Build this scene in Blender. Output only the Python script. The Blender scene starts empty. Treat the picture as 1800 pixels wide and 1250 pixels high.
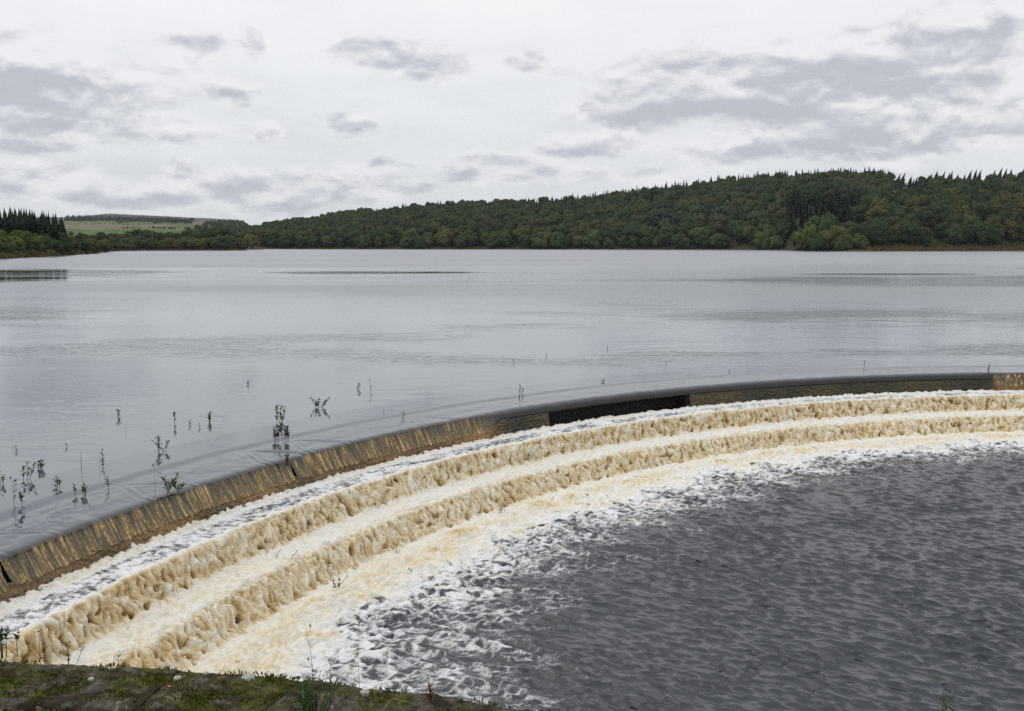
import bpy, math, random
import numpy as np
from mathutils import Vector

random.seed(7)
rng = np.random.default_rng(11)
R_ = math.radians
scene = bpy.context.scene
COL = scene.collection

# ------------------------------------------------------------------ camera, sky, sun, exposure
CAM_H, FPX, CX, CY, HOR = 4.0, 1750.0, 900.0, 625.0, 428.0
PITCH = math.atan((CY - HOR) / FPX)
cam_data = bpy.data.cameras.new('camera')
cam_data.sensor_width = 36.0
cam_data.lens = 36.0 * FPX / 1800.0
cam_data.clip_start = 0.05
cam_data.clip_end = 20000.0
cam = bpy.data.objects.new('camera', cam_data)
COL.objects.link(cam)
cam.location = (0, 0, CAM_H)
cam.rotation_euler = (math.pi / 2 - PITCH, 0, 0)
scene.camera = cam

scene.view_settings.view_transform = 'Standard'
scene.view_settings.look = 'None'
scene.view_settings.gamma = 1.0
scene.view_settings.use_curve_mapping = False
scene.view_settings.exposure = 0.0
try:
    scene.cycles.use_denoising = False
    scene.cycles.denoiser = 'OPENIMAGEDENOISE'
    scene.cycles.denoising_input_passes = 'RGB_ALBEDO_NORMAL'
    scene.cycles.denoising_prefilter = 'ACCURATE'
    scene.cycles.max_bounces = 8
    scene.cycles.diffuse_bounces = 4
    scene.cycles.glossy_bounces = 4
    scene.cycles.transmission_bounces = 4
    scene.cycles.volume_bounces = 1
    scene.cycles.caustics_reflective = False
    scene.cycles.caustics_refractive = False
    scene.cycles.sample_clamp_indirect = 6.0
except Exception:
    pass

SUN_EL, SUN_AZ = R_(46), R_(-78)        # azimuth from +Y towards +X


def ray(px, py):
    dx, dz = (px - CX) / FPX, (CY - py) / FPX
    c, s = math.cos(PITCH), math.sin(PITCH)
    return np.array([dx, c + dz * s, -s + dz * c])


def on_plane(px, py, z):
    r = ray(px, py)
    t = (z - CAM_H) / r[2]
    return np.array([r[0] * t, r[1] * t, z])


def z_at(py, Y):                         # height seen at picture row py at depth Y
    r = ray(CX, py)
    return CAM_H + r[2] / r[1] * Y


# ---- node helpers
class NT:
    def __init__(self, nt):
        self.nt = nt

    def node(self, typ, props=None, **ins):
        n = self.nt.nodes.new(typ)
        for k, v in (props or {}).items():
            setattr(n, k, v)
        for k, v in ins.items():
            key = k.replace('_', ' ')
            sock = n.inputs[int(k[1:])] if k[0] == 'i' and k[1:].isdigit() else n.inputs[key]
            self.put(sock, v)
        return n

    def put(self, sock, v):
        if isinstance(v, bpy.types.NodeSocket):
            self.nt.links.new(v, sock)
        else:
            if hasattr(sock.default_value, '__len__') and not hasattr(v, '__len__'):
                v = (v,) * len(sock.default_value)
            if hasattr(sock.default_value, '__len__') and len(sock.default_value) == 4 and len(v) == 3:
                v = tuple(v) + (1.0,)
            sock.default_value = v

    def m(self, op, a, b=0.0, c=None, clamp=False):
        n = self.nt.nodes.new('ShaderNodeMath')
        n.operation = op
        n.use_clamp = clamp
        self.put(n.inputs[0], a)
        self.put(n.inputs[1], b)
        if c is not None:
            self.put(n.inputs[2], c)
        return n.outputs[0]

    def mix(self, f, a, b):
        n = self.nt.nodes.new('ShaderNodeMix')
        n.data_type = 'RGBA'
        self.put(n.inputs[0], f)
        self.put(n.inputs[6], a)
        self.put(n.inputs[7], b)
        return n.outputs[2]

    def mixf(self, f, a, b):
        n = self.nt.nodes.new('ShaderNodeMix')
        n.data_type = 'FLOAT'
        self.put(n.inputs[0], f)
        self.put(n.inputs[2], a)
        self.put(n.inputs[3], b)
        return n.outputs[0]

    def smooth(self, v, lo, hi, a=0.0, b=1.0):
        n = self.nt.nodes.new('ShaderNodeMapRange')
        n.interpolation_type = 'SMOOTHSTEP'
        self.put(n.inputs[0], v)
        n.inputs[1].default_value = lo
        n.inputs[2].default_value = hi
        n.inputs[3].default_value = a
        n.inputs[4].default_value = b
        return n.outputs[0]

    def noise(self, vec, scale, detail=4, rough=0.55, lac=2.0, dist=0.0, out=0):
        n = self.node('ShaderNodeTexNoise', None, Scale=scale, Detail=detail, Roughness=rough, Lacunarity=lac, Distortion=dist)
        if vec is not None:
            self.nt.links.new(vec, n.inputs['Vector'])
        return n.outputs[out]

    def scale(self, vec, s, off=(0, 0, 0)):
        n = self.nt.nodes.new('ShaderNodeMapping')
        self.nt.links.new(vec, n.inputs['Vector'])
        n.inputs['Scale'].default_value = s
        n.inputs['Location'].default_value = off
        return n.outputs[0]

    def ramp(self, f, stops):
        n = self.nt.nodes.new('ShaderNodeValToRGB')
        el = n.color_ramp.elements
        while len(el) < len(stops):
            el.new(0.5)
        for e, (p, c) in zip(el, stops):
            e.position = p
            e.color = tuple(c) + (1.0,) if len(c) == 3 else c
        self.put(n.inputs[0], f)
        return n.outputs[0]


# ---- world: overcast sky, clouds placed by azimuth and elevation
world = bpy.data.worlds.new('World')
scene.world = world
world.use_nodes = True
W = NT(world.node_tree)
world.node_tree.nodes.clear()
tc = W.node('ShaderNodeTexCoord').outputs['Generated']
sky = W.node('ShaderNodeTexSky', {'sky_type': 'NISHITA', 'sun_disc': False, 'sun_elevation': SUN_EL, 'sun_rotation': SUN_AZ})
sep = W.node('ShaderNodeSeparateXYZ', None, i0=tc)
dx, dy, dz = sep.outputs
az = W.m('ARCTAN2', dx, dy)
el = W.m('ARCSINE', dz)
eln = W.m('MAXIMUM', el, 0.0)
# plain cloud plane for the whole dome
den = W.m('ADD', eln, 0.16)
comb = W.node('ShaderNodeCombineXYZ', None, i0=W.m('DIVIDE', dx, den), i1=W.m('DIVIDE', dy, den), i2=0.0).outputs[0]
azel = W.node('ShaderNodeCombineXYZ', None, i0=az, i1=W.m('MULTIPLY', el, 1.9), i2=0.0).outputs[0]


def px_dir(px, py):
    r = ray(px, py)
    return math.atan2(r[0], r[1]), math.atan2(r[2], math.hypot(r[0], r[1]))


CLOUDS = [  # px, py, half width, half height, weight
    (40, 120, 150, 62, .75), (190, 150, 190, 40, .7), (60, 215, 210, 34, .85), (270, 228, 120, 20, .5), (330, 72, 62, 38, .75),
    (432, 78, 36, 34, .55), (420, 160, 38, 26, .6), (465, 218, 26, 20, .75), (610, 225, 62, 24, .6), (735, 108, 118, 44, .95),
    (640, 105, 60, 22, .4), (925, 100, 56, 24, .85), (40, 305, 150, 26, .75), (390, 318, 130, 24, .75), (580, 312, 190, 22, .75),
    (820, 305, 38, 16, .8), (955, 302, 105, 22, .8), (690, 282, 90, 14, .5), (160, 345, 300, 24, .6), (520, 352, 220, 18, .55), (330, 292, 45, 20, .6), (470, 330, 120, 16, .7), (250, 350, 120, 18, .6), (700, 330, 120, 14, .6), (60, 255, 150, 16, .5), (860, 275, 70, 12, .5), (1000, 250, 80, 16, .5),
    (1340, 118, 290, 50, 1.0), (1590, 80, 210, 62, 1.0), (1740, 42, 48, 34, 1.0), (1735, 104, 52, 20, .9), (1200, 170, 210, 30, .7),
    (1480, 165, 210, 40, .8), (1450, 215, 150, 40, .7), (1130, 205, 150, 30, .85), (1390, 258, 240, 30, 1.0), (1550, 240, 110, 48, .95),
    (1710, 222, 160, 32, .9), (1790, 190, 60, 30, .9), (1070, 255, 180, 16, .45), (1120, 312, 160, 16, .4), (1680, 150, 90, 26, .5),
]
warp = W.noise(W.scale(azel, (1, 1, 1), (3.1, 1.7, 0)), 11.0, 7, 0.58, out=1)
ws = W.node('ShaderNodeSeparateXYZ', None, i0=warp)
azw = W.m('ADD', az, W.m('MULTIPLY', W.m('SUBTRACT', ws.outputs[0], 0.5), 0.10))
elw = W.m('ADD', el, W.m('MULTIPLY', W.m('SUBTRACT', ws.outputs[1], 0.5), 0.055))
dens = 0.0
under = 0.0
for (px, py, hw, hh, w) in CLOUDS:
    a0, e0 = px_dir(px, py)
    sa, se = hw / FPX * 0.72, hh / FPX * 0.86
    qa = W.m('POWER', W.m('MULTIPLY', W.m('SUBTRACT', azw, a0), 1 / sa), 2.0)
    t = W.m('MULTIPLY', W.m('SUBTRACT', elw, e0), 1 / se)
    qe = W.m('POWER', t, 2.0)
    g = W.m('MULTIPLY', W.m('EXPONENT', W.m('MULTIPLY', W.m('ADD', qa, qe), -1.0)), w)
    dens = W.m('ADD', g, dens)
    under = W.m('ADD', W.m('MULTIPLY', g, t), under)     # negative towards a cloud's base
inaz = W.m('MULTIPLY', W.smooth(az, -0.62, -0.50), W.smooth(az, 0.50, 0.62, 1, 0))
infr = W.m('MULTIPLY', inaz, W.smooth(el, 0.24, 0.34, 1, 0))
generic = W.smooth(W.noise(comb, 1.3, 6, 0.6), 0.44, 0.72)
dens = W.m('ADD', dens, W.m('MULTIPLY', generic, W.m('SUBTRACT', 0.9, W.m('MULTIPLY', infr, 0.9))))
fb = W.noise(W.scale(azel, (1, 1.15, 1)), 15.0, 9, 0.60, 2.1, 0.25)
fb2 = W.noise(W.scale(azel, (1, 1.15, 1), (0, 0.018, 0)), 15.0, 6, 0.55, 2.1, 0.25)
sat = W.m('MULTIPLY', W.m('SUBTRACT', 1.0, W.m('EXPONENT', W.m('MULTIPLY', dens, -1.7))), 0.95)
mid = W.noise(W.scale(azel, (1, 2.3, 1), (7, 3, 0)), 8.0, 6, 0.6)
dd = W.m('ADD', W.m('ADD', sat, W.m('MULTIPLY', W.m('SUBTRACT', fb, 0.5), 1.25)), W.m('MULTIPLY', W.m('SUBTRACT', mid, 0.5), 0.7))
cov = W.smooth(dd, 0.08, 0.54)
relief = W.m('MULTIPLY', W.m('SUBTRACT', fb, fb2), 1.7)
shade = W.m('ADD', W.m('MULTIPLY', under, 0.24), relief)
veil = W.mix(W.smooth(el, 0.0, 0.28), (0.80, 0.82, 0.85), (0.98, 0.985, 0.99))
veil = W.mix(W.smooth(el, 0.35, 1.3), veil, (1.15, 1.16, 1.18))
veil = W.mix(0.92, W.node('ShaderNodeVectorMath', {'operation': 'SCALE'}, i0=sky.outputs[0], i3=0.10).outputs[0], veil)
faint = W.smooth(W.noise(W.scale(azel, (1, 2.2, 1)), 6.0, 6, 0.6), 0.35, 0.75)
veil = W.mix(W.m('MULTIPLY', faint, W.smooth(el, 0.26, 0.03, 0.15, 0.75)), veil, (0.66, 0.68, 0.73))
big = W.noise(W.scale(azel, (1, 1.6, 1), (2, 5, 0)), 7.5, 5, 0.6)
core = W.smooth(W.m('ADD', W.m('SUBTRACT', dd, W.m('MULTIPLY', shade, 2.0)), W.m('MULTIPLY', W.m('SUBTRACT', big, 0.5), 1.1)), 0.15, 1.15)
cloud = W.mix(core, (0.87, 0.88, 0.905), (0.49, 0.512, 0.575))
skycol = W.mix(W.m('MULTIPLY', cov, 0.9), veil, cloud)
bg = W.node('ShaderNodeBackground', None, Color=skycol, Strength=1.0)
wo = W.node('ShaderNodeOutputWorld')
world.node_tree.links.new(bg.outputs[0], wo.inputs['Surface'])
try:
    world.cycles.sampling_method = 'MANUAL'
    world.cycles.sample_map_resolution = 512
except Exception:
    pass

sun_data = bpy.data.lights.new('sun', 'SUN')
sun_data.energy = 0.8
sun_data.angle = R_(55)
sun_data.color = (1.0, 0.955, 0.88)
sun = bpy.data.objects.new('sun', sun_data)
COL.objects.link(sun)
sd = Vector((math.sin(SUN_AZ) * math.cos(SUN_EL), math.cos(SUN_AZ) * math.cos(SUN_EL), math.sin(SUN_EL)))
sun.rotation_euler = sd.to_track_quat('Z', 'Y').to_euler()
sun.location = sd * 300

# ------------------------------------------------------------------ helpers
_p = np.random.default_rng(5).permutation(256)
PERM = np.concatenate([_p, _p]).astype(np.int64)
_ga = np.arange(256) / 256 * 2 * np.pi * 7.0
GX, GY = np.cos(_ga), np.sin(_ga)


def perlin(x, y, seed=0):
    x = np.asarray(x, float) + seed * 37.17
    y = np.asarray(y, float) + seed * 91.73
    x, y = np.broadcast_arrays(x, y)
    xi, yi = np.floor(x).astype(np.int64), np.floor(y).astype(np.int64)
    xf, yf = x - xi, y - yi
    xi &= 255
    yi &= 255
    u = xf * xf * xf * (xf * (xf * 6 - 15) + 10)
    v = yf * yf * yf * (yf * (yf * 6 - 15) + 10)

    def g(ix, iy, fx, fy):
        h = PERM[PERM[ix & 255] + (iy & 255)]
        return GX[h] * fx + GY[h] * fy
    a = g(xi, yi, xf, yf)
    b = g(xi + 1, yi, xf - 1, yf)
    c = g(xi, yi + 1, xf, yf - 1)
    d = g(xi + 1, yi + 1, xf - 1, yf - 1)
    return ((a + (b - a) * u) * (1 - v) + (c + (d - c) * u) * v) * 1.5


def fbm(x, y, oct=4, seed=0, gain=0.5):
    r, a, f = 0.0, 1.0, 1.0
    for k in range(oct):
        r = r + a * perlin(x * f, y * f, seed + k * 3)
        a *= gain
        f *= 2.03
    return r


def billow(x, y, oct=4, seed=0, gain=0.5):
    r, a, f, n = 0.0, 1.0, 1.0, 0.0
    for k in range(oct):
        r = r + a * np.abs(perlin(x * f, y * f, seed + k * 3))
        n += a
        a *= gain
        f *= 2.07
    return r / n * 2.2


def sstep(x, a, b):
    t = np.clip((np.asarray(x, float) - a) / (b - a), 0, 1)
    return t * t * (3 - 2 * t)


def link(name, me, mat=None, parent=None):
    o = bpy.data.objects.new(name, me)
    COL.objects.link(o)
    if mat is not None and len(me.materials) == 0:
        me.materials.append(mat)
    if parent is not None:
        o.parent = parent
    return o


def mesh_np(name, V, F, smooth=False, attrs=None, normals=None):
    V = np.asarray(V, np.float32)
    F = np.asarray(F, np.int32)
    me = bpy.data.meshes.new(name)
    k = F.shape[1]
    me.vertices.add(len(V))
    me.vertices.foreach_set('co', V.ravel())
    me.loops.add(F.size)
    me.loops.foreach_set('vertex_index', F.ravel())
    me.polygons.add(len(F))
    me.polygons.foreach_set('loop_start', np.arange(0, F.size, k, dtype=np.int32))
    me.polygons.foreach_set('loop_total', np.full(len(F), k, np.int32))
    if smooth:
        me.polygons.foreach_set('use_smooth', np.ones(len(F), bool))
    for an, av in (attrs or {}).items():
        av = np.asarray(av, np.float32)
        if av.ndim == 1:
            a = me.attributes.new(an, 'FLOAT', 'POINT')
            a.data.foreach_set('value', av)
        else:
            a = me.attributes.new(an, 'FLOAT_COLOR', 'POINT')
            a.data.foreach_set('color', np.c_[av, np.ones(len(av))].astype(np.float32).ravel())
    me.update(calc_edges=True)
    me.validate()
    if normals is not None:
        a = me.attributes.new('custom_normal', 'FLOAT_VECTOR', 'POINT')
        a.data.foreach_set('vector', np.asarray(normals, np.float32).ravel())
        me.update()
    return me


def grid_faces(nu, nv, keep=None, flip=False):
    i = np.arange(nu * nv).reshape(nu, nv)
    a, b, c, d = i[:-1, :-1], i[1:, :-1], i[1:, 1:], i[:-1, 1:]
    F = np.stack([a, d, c, b] if flip else [a, b, c, d], -1)
    if keep is not None:
        F = F[keep]
    return F.reshape(-1, 4)


def compact(V, F, attrs):
    used = np.zeros(len(V), bool)
    used[F.ravel()] = True
    idx = np.cumsum(used) - 1
    return V[used], idx[F], {k: v[used] for k, v in attrs.items()}


def tag(o, label=None, cat=None, group=None, kind=None):
    if label:
        o['label'] = label
    if cat:
        o['category'] = cat
    if group:
        o['group'] = group
    if kind:
        o['kind'] = kind
    return o


def empty(name, loc, rz=0.0, scale=1.0):
    o = bpy.data.objects.new(name, None)
    COL.objects.link(o)
    o.location = loc
    o.rotation_euler = (0, 0, rz)
    o.scale = (scale, scale, scale) if not hasattr(scale, '__len__') else scale
    o.empty_display_size = 0.2
    return o


def material(name):
    m = bpy.data.materials.new(name)
    m.use_nodes = True
    m.node_tree.nodes.clear()
    return m, NT(m.node_tree)


def finish(N, shader):
    o = N.node('ShaderNodeOutputMaterial')
    N.nt.links.new(shader, o.inputs['Surface'])


def principled(N, color, rough=0.6, spec=0.5, ior=1.45, normal=None, **kw):
    b = N.node('ShaderNodeBsdfPrincipled')
    N.put(b.inputs['Base Color'], color)
    N.put(b.inputs['Roughness'], rough)
    b.inputs['IOR'].default_value = ior
    N.put(b.inputs['Specular IOR Level'], spec)
    if normal is not None:
        N.put(b.inputs['Normal'], normal)
    for k, v in kw.items():
        N.put(b.inputs[k.replace('_', ' ')], v)
    return b.outputs[0]


def leafy(N, c):
    a = N.node('ShaderNodeBsdfDiffuse', None, Color=c).outputs[0]
    b = N.node('ShaderNodeBsdfTranslucent', None, Color=c).outputs[0]
    finish(N, N.node('ShaderNodeMixShader', None, i0=0.34, i1=a, i2=b).outputs[0])


def attr(N, name, out='Fac'):
    return N.node('ShaderNodeAttribute', {'attribute_name': name}).outputs[out]


def pos(N):
    return N.node('ShaderNodeNewGeometry').outputs['Position']


# ------------------------------------------------------------------ materials
# reservoir: dark peaty water, rippled
M_LAKE, N = material('reservoir_water')
P = pos(N)
px_ = N.node('ShaderNodeSeparateXYZ', None, i0=P)
rp1 = N.noise(N.scale(P, (0.9, 1.6, 1)), 1.0, 3, 0.5)
rp2 = N.noise(N.scale(P, (2.2, 6.0, 1)), 1.0, 2, 0.5)
rp3 = N.noise(N.scale(P, (0.10, 0.22, 1)), 1.0, 2, 0.5)
wind = N.smooth(N.noise(N.scale(P, (0.006, 0.02, 1)), 1.0, 3, 0.5), 0.40, 0.62)
far = N.smooth(px_.outputs[1], 22, 95)
far2 = N.smooth(N.m('ADD', px_.outputs[1], N.m('MULTIPLY', N.m('SUBTRACT', N.noise(N.scale(P, (0.008, 0.008, 1)), 1.0, 2), 0.5), 120.0)), 125, 235)
h = N.m('ADD', N.m('MULTIPLY', rp1, 0.03), N.m('MULTIPLY', rp2, 0.006))
h = N.m('MULTIPLY', h, N.m('SUBTRACT', N.m('ADD', 0.26, N.m('MULTIPLY', far, N.m('MULTIPLY', wind, 0.30))), N.m('MULTIPLY', far2, 0.2)))
h = N.m('ADD', h, N.m('MULTIPLY', rp3, 0.022))
rp4 = N.noise(N.scale(P, (0.5, 3.2, 1)), 1.0, 3, 0.6)
patch = N.smooth(N.noise(N.scale(P, (0.05, 0.10, 1), (4, 9, 0)), 1.0, 3, 0.55), 0.46, 0.66)
h = N.m('ADD', h, N.m('MULTIPLY', N.m('MULTIPLY', rp4, patch), 0.026))
bmp = N.node('ShaderNodeBump', None, Strength=1.0, Distance=1.0, Height=h)
def pool_of_calm(x, y, rx, ry):
    a = N.m('POWER', N.m('MULTIPLY', N.m('SUBTRACT', px_.outputs[0], x), 1 / rx), 2.0)
    b = N.m('POWER', N.m('MULTIPLY', N.m('SUBTRACT', px_.outputs[1], y), 1 / ry), 2.0)
    e = N.m('ADD', N.m('ADD', a, b), N.m('MULTIPLY', N.m('SUBTRACT', N.noise(N.scale(P, (0.12, 0.4, 1)), 1.0, 3), 0.5), 1.6))
    return N.smooth(e, 0.55, 1.25, 1.0, 0.0)


calm = N.m('MAXIMUM', pool_of_calm(-20, 138, 17, 7), N.m('MAXIMUM', pool_of_calm(50, 131, 13, 2.6), pool_of_calm(-66, 128, 22, 30)))
ruffled = N.m('SUBTRACT', 1.0, N.m('MULTIPLY', calm, 0.88))
far2 = N.m('MULTIPLY', far2, ruffled)
far = N.m('MULTIPLY', far, ruffled)
rgh = N.mixf(far2, N.m('ADD', 0.02, N.m('MULTIPLY', far, N.m('ADD', 0.11, N.m('MULTIPLY', wind, 0.15)))), 0.22)
tilt = N.m('ADD', N.m('MULTIPLY', far, N.m('ADD', 0.012, N.m('MULTIPLY', wind, 0.035))), N.m('MULTIPLY', far2, 0.075))
tv_ = N.node('ShaderNodeCombineXYZ', None, i1=N.m('MULTIPLY', tilt, -1.0)).outputs[0]
nrm = N.node('ShaderNodeVectorMath', {'operation': 'NORMALIZE'}, i0=N.node('ShaderNodeVectorMath', {'operation': 'ADD'}, i0=bmp.outputs[0], i1=tv_).outputs[0]).outputs[0]   # wind waves lean towards the weir
finish(N, principled(N, (0.068, 0.079, 0.100), rgh, 0.5, 1.92, nrm))

# overflow sheet over the crest: darker over the lip, amber streaks with painted golden glints below
M_SHEET, N = material('overflow_water')
P = pos(N)
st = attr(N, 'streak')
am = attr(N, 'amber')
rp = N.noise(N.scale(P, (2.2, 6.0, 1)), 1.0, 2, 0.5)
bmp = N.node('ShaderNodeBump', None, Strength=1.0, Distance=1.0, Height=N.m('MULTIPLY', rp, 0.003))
amber = N.ramp(st, [(0.0, (0.035, 0.030, 0.021)), (0.40, (0.095, 0.076, 0.045)), (0.60, (0.210, 0.135, 0.050)), (0.80, (0.48, 0.31, 0.10)), (1.0, (0.74, 0.57, 0.27))])  # peaty amber, its brightest stops painting golden glints into the base colour
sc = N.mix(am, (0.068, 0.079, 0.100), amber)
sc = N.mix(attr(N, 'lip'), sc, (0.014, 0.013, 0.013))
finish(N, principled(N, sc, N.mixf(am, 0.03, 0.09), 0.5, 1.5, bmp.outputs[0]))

# churning water: foam over dark peaty water
M_CHURN, N = material('foaming_water')
P = pos(N)
fo = attr(N, 'foam')
tn = attr(N, 'tan')
n1 = N.noise(P, 30.0, 6, 0.68)
n2 = N.noise(P, 12.0, 6, 0.7)
fm = N.smooth(N.m('ADD', fo, N.m('MULTIPLY', N.m('SUBTRACT', n1, 0.5), 0.95)), 0.30, 0.82)
tt = N.m('ADD', tn, N.m('MULTIPLY', N.m('SUBTRACT', n2, 0.5), 0.45))
fc = N.ramp(tt, [(0.0, (0.80, 0.80, 0.82)), (0.30, (0.80, 0.765, 0.67)), (0.55, (0.72, 0.60, 0.38)), (0.78, (0.52, 0.36, 0.15)), (1.0, (0.26, 0.17, 0.07))])
fbp = N.node('ShaderNodeBump', None, Strength=0.7, Distance=1.0, Height=N.m('MULTIPLY', N.noise(P, 30.0, 4, 0.6), 0.018))
foam_s = principled(N, fc, 0.65, 0.35, 1.33, fbp.outputs[0])
rm = N.node('ShaderNodeMapping', None)
N.nt.links.new(P, rm.inputs['Vector'])
rm.inputs['Rotation'].default_value = (0, 0, 0.75)
rm.inputs['Scale'].default_value = (7, 17, 12)
rot_ = rm.outputs[0]
wbp = N.node('ShaderNodeBump', None, Strength=1.0, Distance=1.0, Height=N.m('MULTIPLY', N.noise(rot_, 1.0, 3, 0.55), 0.008))
wat_s = principled(N, (0.018, 0.023, 0.030), 0.16, 0.5, 1.52, wbp.outputs[0])
mx = N.node('ShaderNodeMixShader', None, i0=fm, i1=wat_s, i2=foam_s)
finish(N, mx.outputs[0])

# ground
M_GROUND, N = material('ground_cover')
P = pos(N)
gc = attr(N, 'Col', 'Color')
g1 = N.noise(P, 0.05, 5, 0.6)
g2 = N.noise(P, 1.2, 4, 0.6)
gc = N.mix(0.6, gc, N.node('ShaderNodeMix', {'data_type': 'RGBA', 'blend_type': 'MULTIPLY'}, i0=1.0, i6=gc,
                          i7=N.ramp(N.m('ADD', N.m('MULTIPLY', g1, 0.6), N.m('MULTIPLY', g2, 0.4)), [(0.3, (0.4, 0.4, 0.4)), (0.7, (1.6, 1.55, 1.4))])).outputs[2])
finish(N, principled(N, gc, 0.95, 0.1))

# foliage: one green to rust ramp, each tree its own place on it
M_FOL, N = material('foliage')
oi = N.node('ShaderNodeObjectInfo')
tv = N.m('FRACT', N.m('ADD', attr(N, 'tint'), N.m('MULTIPLY', oi.outputs['Random'], 1.0)))
fcol = N.ramp(tv, [(0.0, (0.038, 0.062, 0.036)), (0.30, (0.047, 0.072, 0.039)), (0.55, (0.064, 0.088, 0.042)), (0.72, (0.080, 0.092, 0.044)),
                   (0.84, (0.086, 0.084, 0.043)), (0.92, (0.070, 0.098, 0.048)), (1.0, (0.044, 0.070, 0.040))])
lf = N.noise(N.node('ShaderNodeTexCoord').outputs['Object'], 1.1, 3, 0.6)
fcol = N.node('ShaderNodeMix', {'data_type': 'RGBA', 'blend_type': 'MULTIPLY'}, i0=1.0, i6=fcol,
              i7=N.node('ShaderNodeMix', {'data_type': 'RGBA', 'blend_type': 'MULTIPLY'}, i0=1.0, i6=oi.outputs['Color'],
                        i7=N.ramp(lf, [(0.3, (0.78, 0.8, 0.8)), (0.7, (1.22, 1.2, 1.16))])).outputs[2]).outputs[2]
leafy(N, fcol)
M_CON, N = material('conifer_needles')
oi = N.node('ShaderNodeObjectInfo')
tv = N.m('FRACT', N.m('ADD', attr(N, 'tint'), oi.outputs['Random']))
fcol = N.ramp(tv, [(0.0, (0.033, 0.062, 0.042)), (0.5, (0.044, 0.077, 0.048)), (1.0, (0.059, 0.085, 0.051))])
leafy(N, fcol)
M_BARK, N = material('bark')
finish(N, principled(N, N.ramp(N.noise(pos(N), 3.0, 4), [(0.3, (0.05, 0.04, 0.03)), (0.7, (0.13, 0.11, 0.09))]), 0.9, 0.2))
M_TWIG, N = material('wet_twig')
finish(N, principled(N, N.ramp(N.noise(pos(N), 30.0, 3), [(0.3, (0.045, 0.035, 0.028)), (0.7, (0.10, 0.075, 0.055))]), 0.5, 0.4))
M_LEAF, N = material('willow_leaf')
finish(N, principled(N, N.ramp(N.noise(pos(N), 25.0, 3), [(0.3, (0.055, 0.085, 0.032)), (0.6, (0.10, 0.135, 0.045)), (0.75, (0.17, 0.165, 0.06))]), 0.5, 0.4))
M_DRY, N = material('dry_stalk')
finish(N, principled(N, N.ramp(N.noise(pos(N), 40.0, 3), [(0.3, (0.09, 0.055, 0.03)), (0.7, (0.25, 0.17, 0.09))]), 0.8, 0.2))
M_RUST, N = material('russet_leaf')
finish(N, principled(N, N.ramp(N.noise(pos(N), 60.0, 3), [(0.3, (0.11, 0.045, 0.02)), (0.7, (0.22, 0.11, 0.04))]), 0.7, 0.3))
M_WEED, N = material('weed_leaf')
finish(N, principled(N, N.ramp(N.noise(pos(N), 18.0, 4), [(0.3, (0.035, 0.07, 0.018)), (0.55, (0.08, 0.14, 0.03)), (0.75, (0.17, 0.22, 0.06))]), 0.55, 0.35))
M_BROOM, N = material('broom_twig')
finish(N, principled(N, N.ramp(N.noise(pos(N), 30.0, 3), [(0.3, (0.04, 0.075, 0.028)), (0.7, (0.10, 0.155, 0.05))]), 0.6, 0.3))

# wet stone and moss of the weir
M_STONE, N = material('wet_stone')
P = pos(N)
v = N.noise(P, 3.0, 6, 0.65)
bp = N.node('ShaderNodeBump', None, Strength=0.8, Distance=0.05, Height=N.noise(P, 14.0, 5, 0.65))
finish(N, principled(N, N.ramp(v, [(0.3, (0.012, 0.011, 0.009)), (0.55, (0.03, 0.026, 0.02)), (0.75, (0.055, 0.045, 0.03))]), 0.45, 0.4, 1.45, bp.outputs[0]))
M_MOSSW, N = material('wet_moss')
P = pos(N)
v = N.noise(P, 17.0, 6, 0.72)
finish(N, principled(N, N.ramp(N.m('ADD', v, N.m('MULTIPLY', N.m('SUBTRACT', attr(N, 'gold'), 0.5), 0.5)),
                               [(0.18, (0.016, 0.014, 0.008)), (0.36, (0.045, 0.042, 0.014)), (0.52, (0.13, 0.075, 0.022)), (0.68, (0.27, 0.15, 0.04)), (0.9, (0.45, 0.30, 0.10))]), 0.32, 0.6))

# near wall: mossy sandstone coping
M_COPING, N = material('mossy_stone')
P = pos(N)
n1 = N.noise(P, 5.0, 6, 0.62)
n2 = N.noise(P, 28.0, 6, 0.7)
n3 = N.noise(N.scale(P, (1, 1, 1), (5, 2, 1)), 11.0, 5, 0.6)
stone = N.ramp(n2, [(0.30, (0.035, 0.030, 0.025)), (0.5, (0.09, 0.075, 0.062)), (0.72, (0.19, 0.165, 0.135))])
moss = N.ramp(n2, [(0.30, (0.026, 0.028, 0.008)), (0.5, (0.066, 0.068, 0.013)), (0.72, (0.15, 0.145, 0.028))])
peat = N.ramp(n2, [(0.30, (0.014, 0.011, 0.008)), (0.7, (0.06, 0.042, 0.028))])
c = N.mix(N.smooth(n1, 0.43, 0.56), moss, stone)
c = N.mix(N.smooth(n3, 0.50, 0.58), c, peat)
pale = N.smooth(N.noise(N.scale(P, (1, 1, 1), (9, 4, 7)), 9.0, 4, 0.5), 0.66, 0.70)
c = N.mix(N.m('MULTIPLY', pale, 0.75), c, (0.27, 0.245, 0.20))
bp = N.node('ShaderNodeBump', None, Strength=0.9, Distance=0.012, Height=N.noise(P, 60.0, 6, 0.7))
finish(N, principled(N, c, 0.9, 0.2, 1.45, bp.outputs[0]))
M_MOSS, N = material('green_moss')
P = pos(N)
finish(N, principled(N, N.ramp(N.noise(P, 30.0, 5, 0.65), [(0.3, (0.035, 0.042, 0.010)), (0.52, (0.085, 0.092, 0.018)), (0.7, (0.16, 0.16, 0.03))]), 0.95, 0.1))
M_LICHEN, N = material('grey_lichen')
finish(N, principled(N, N.ramp(N.noise(pos(N), 90.0, 4, 0.6), [(0.3, (0.22, 0.22, 0.19)), (0.7, (0.48, 0.48, 0.43))]), 0.95, 0.1))
M_YEL, N = material('yellow_leaf')
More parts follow.
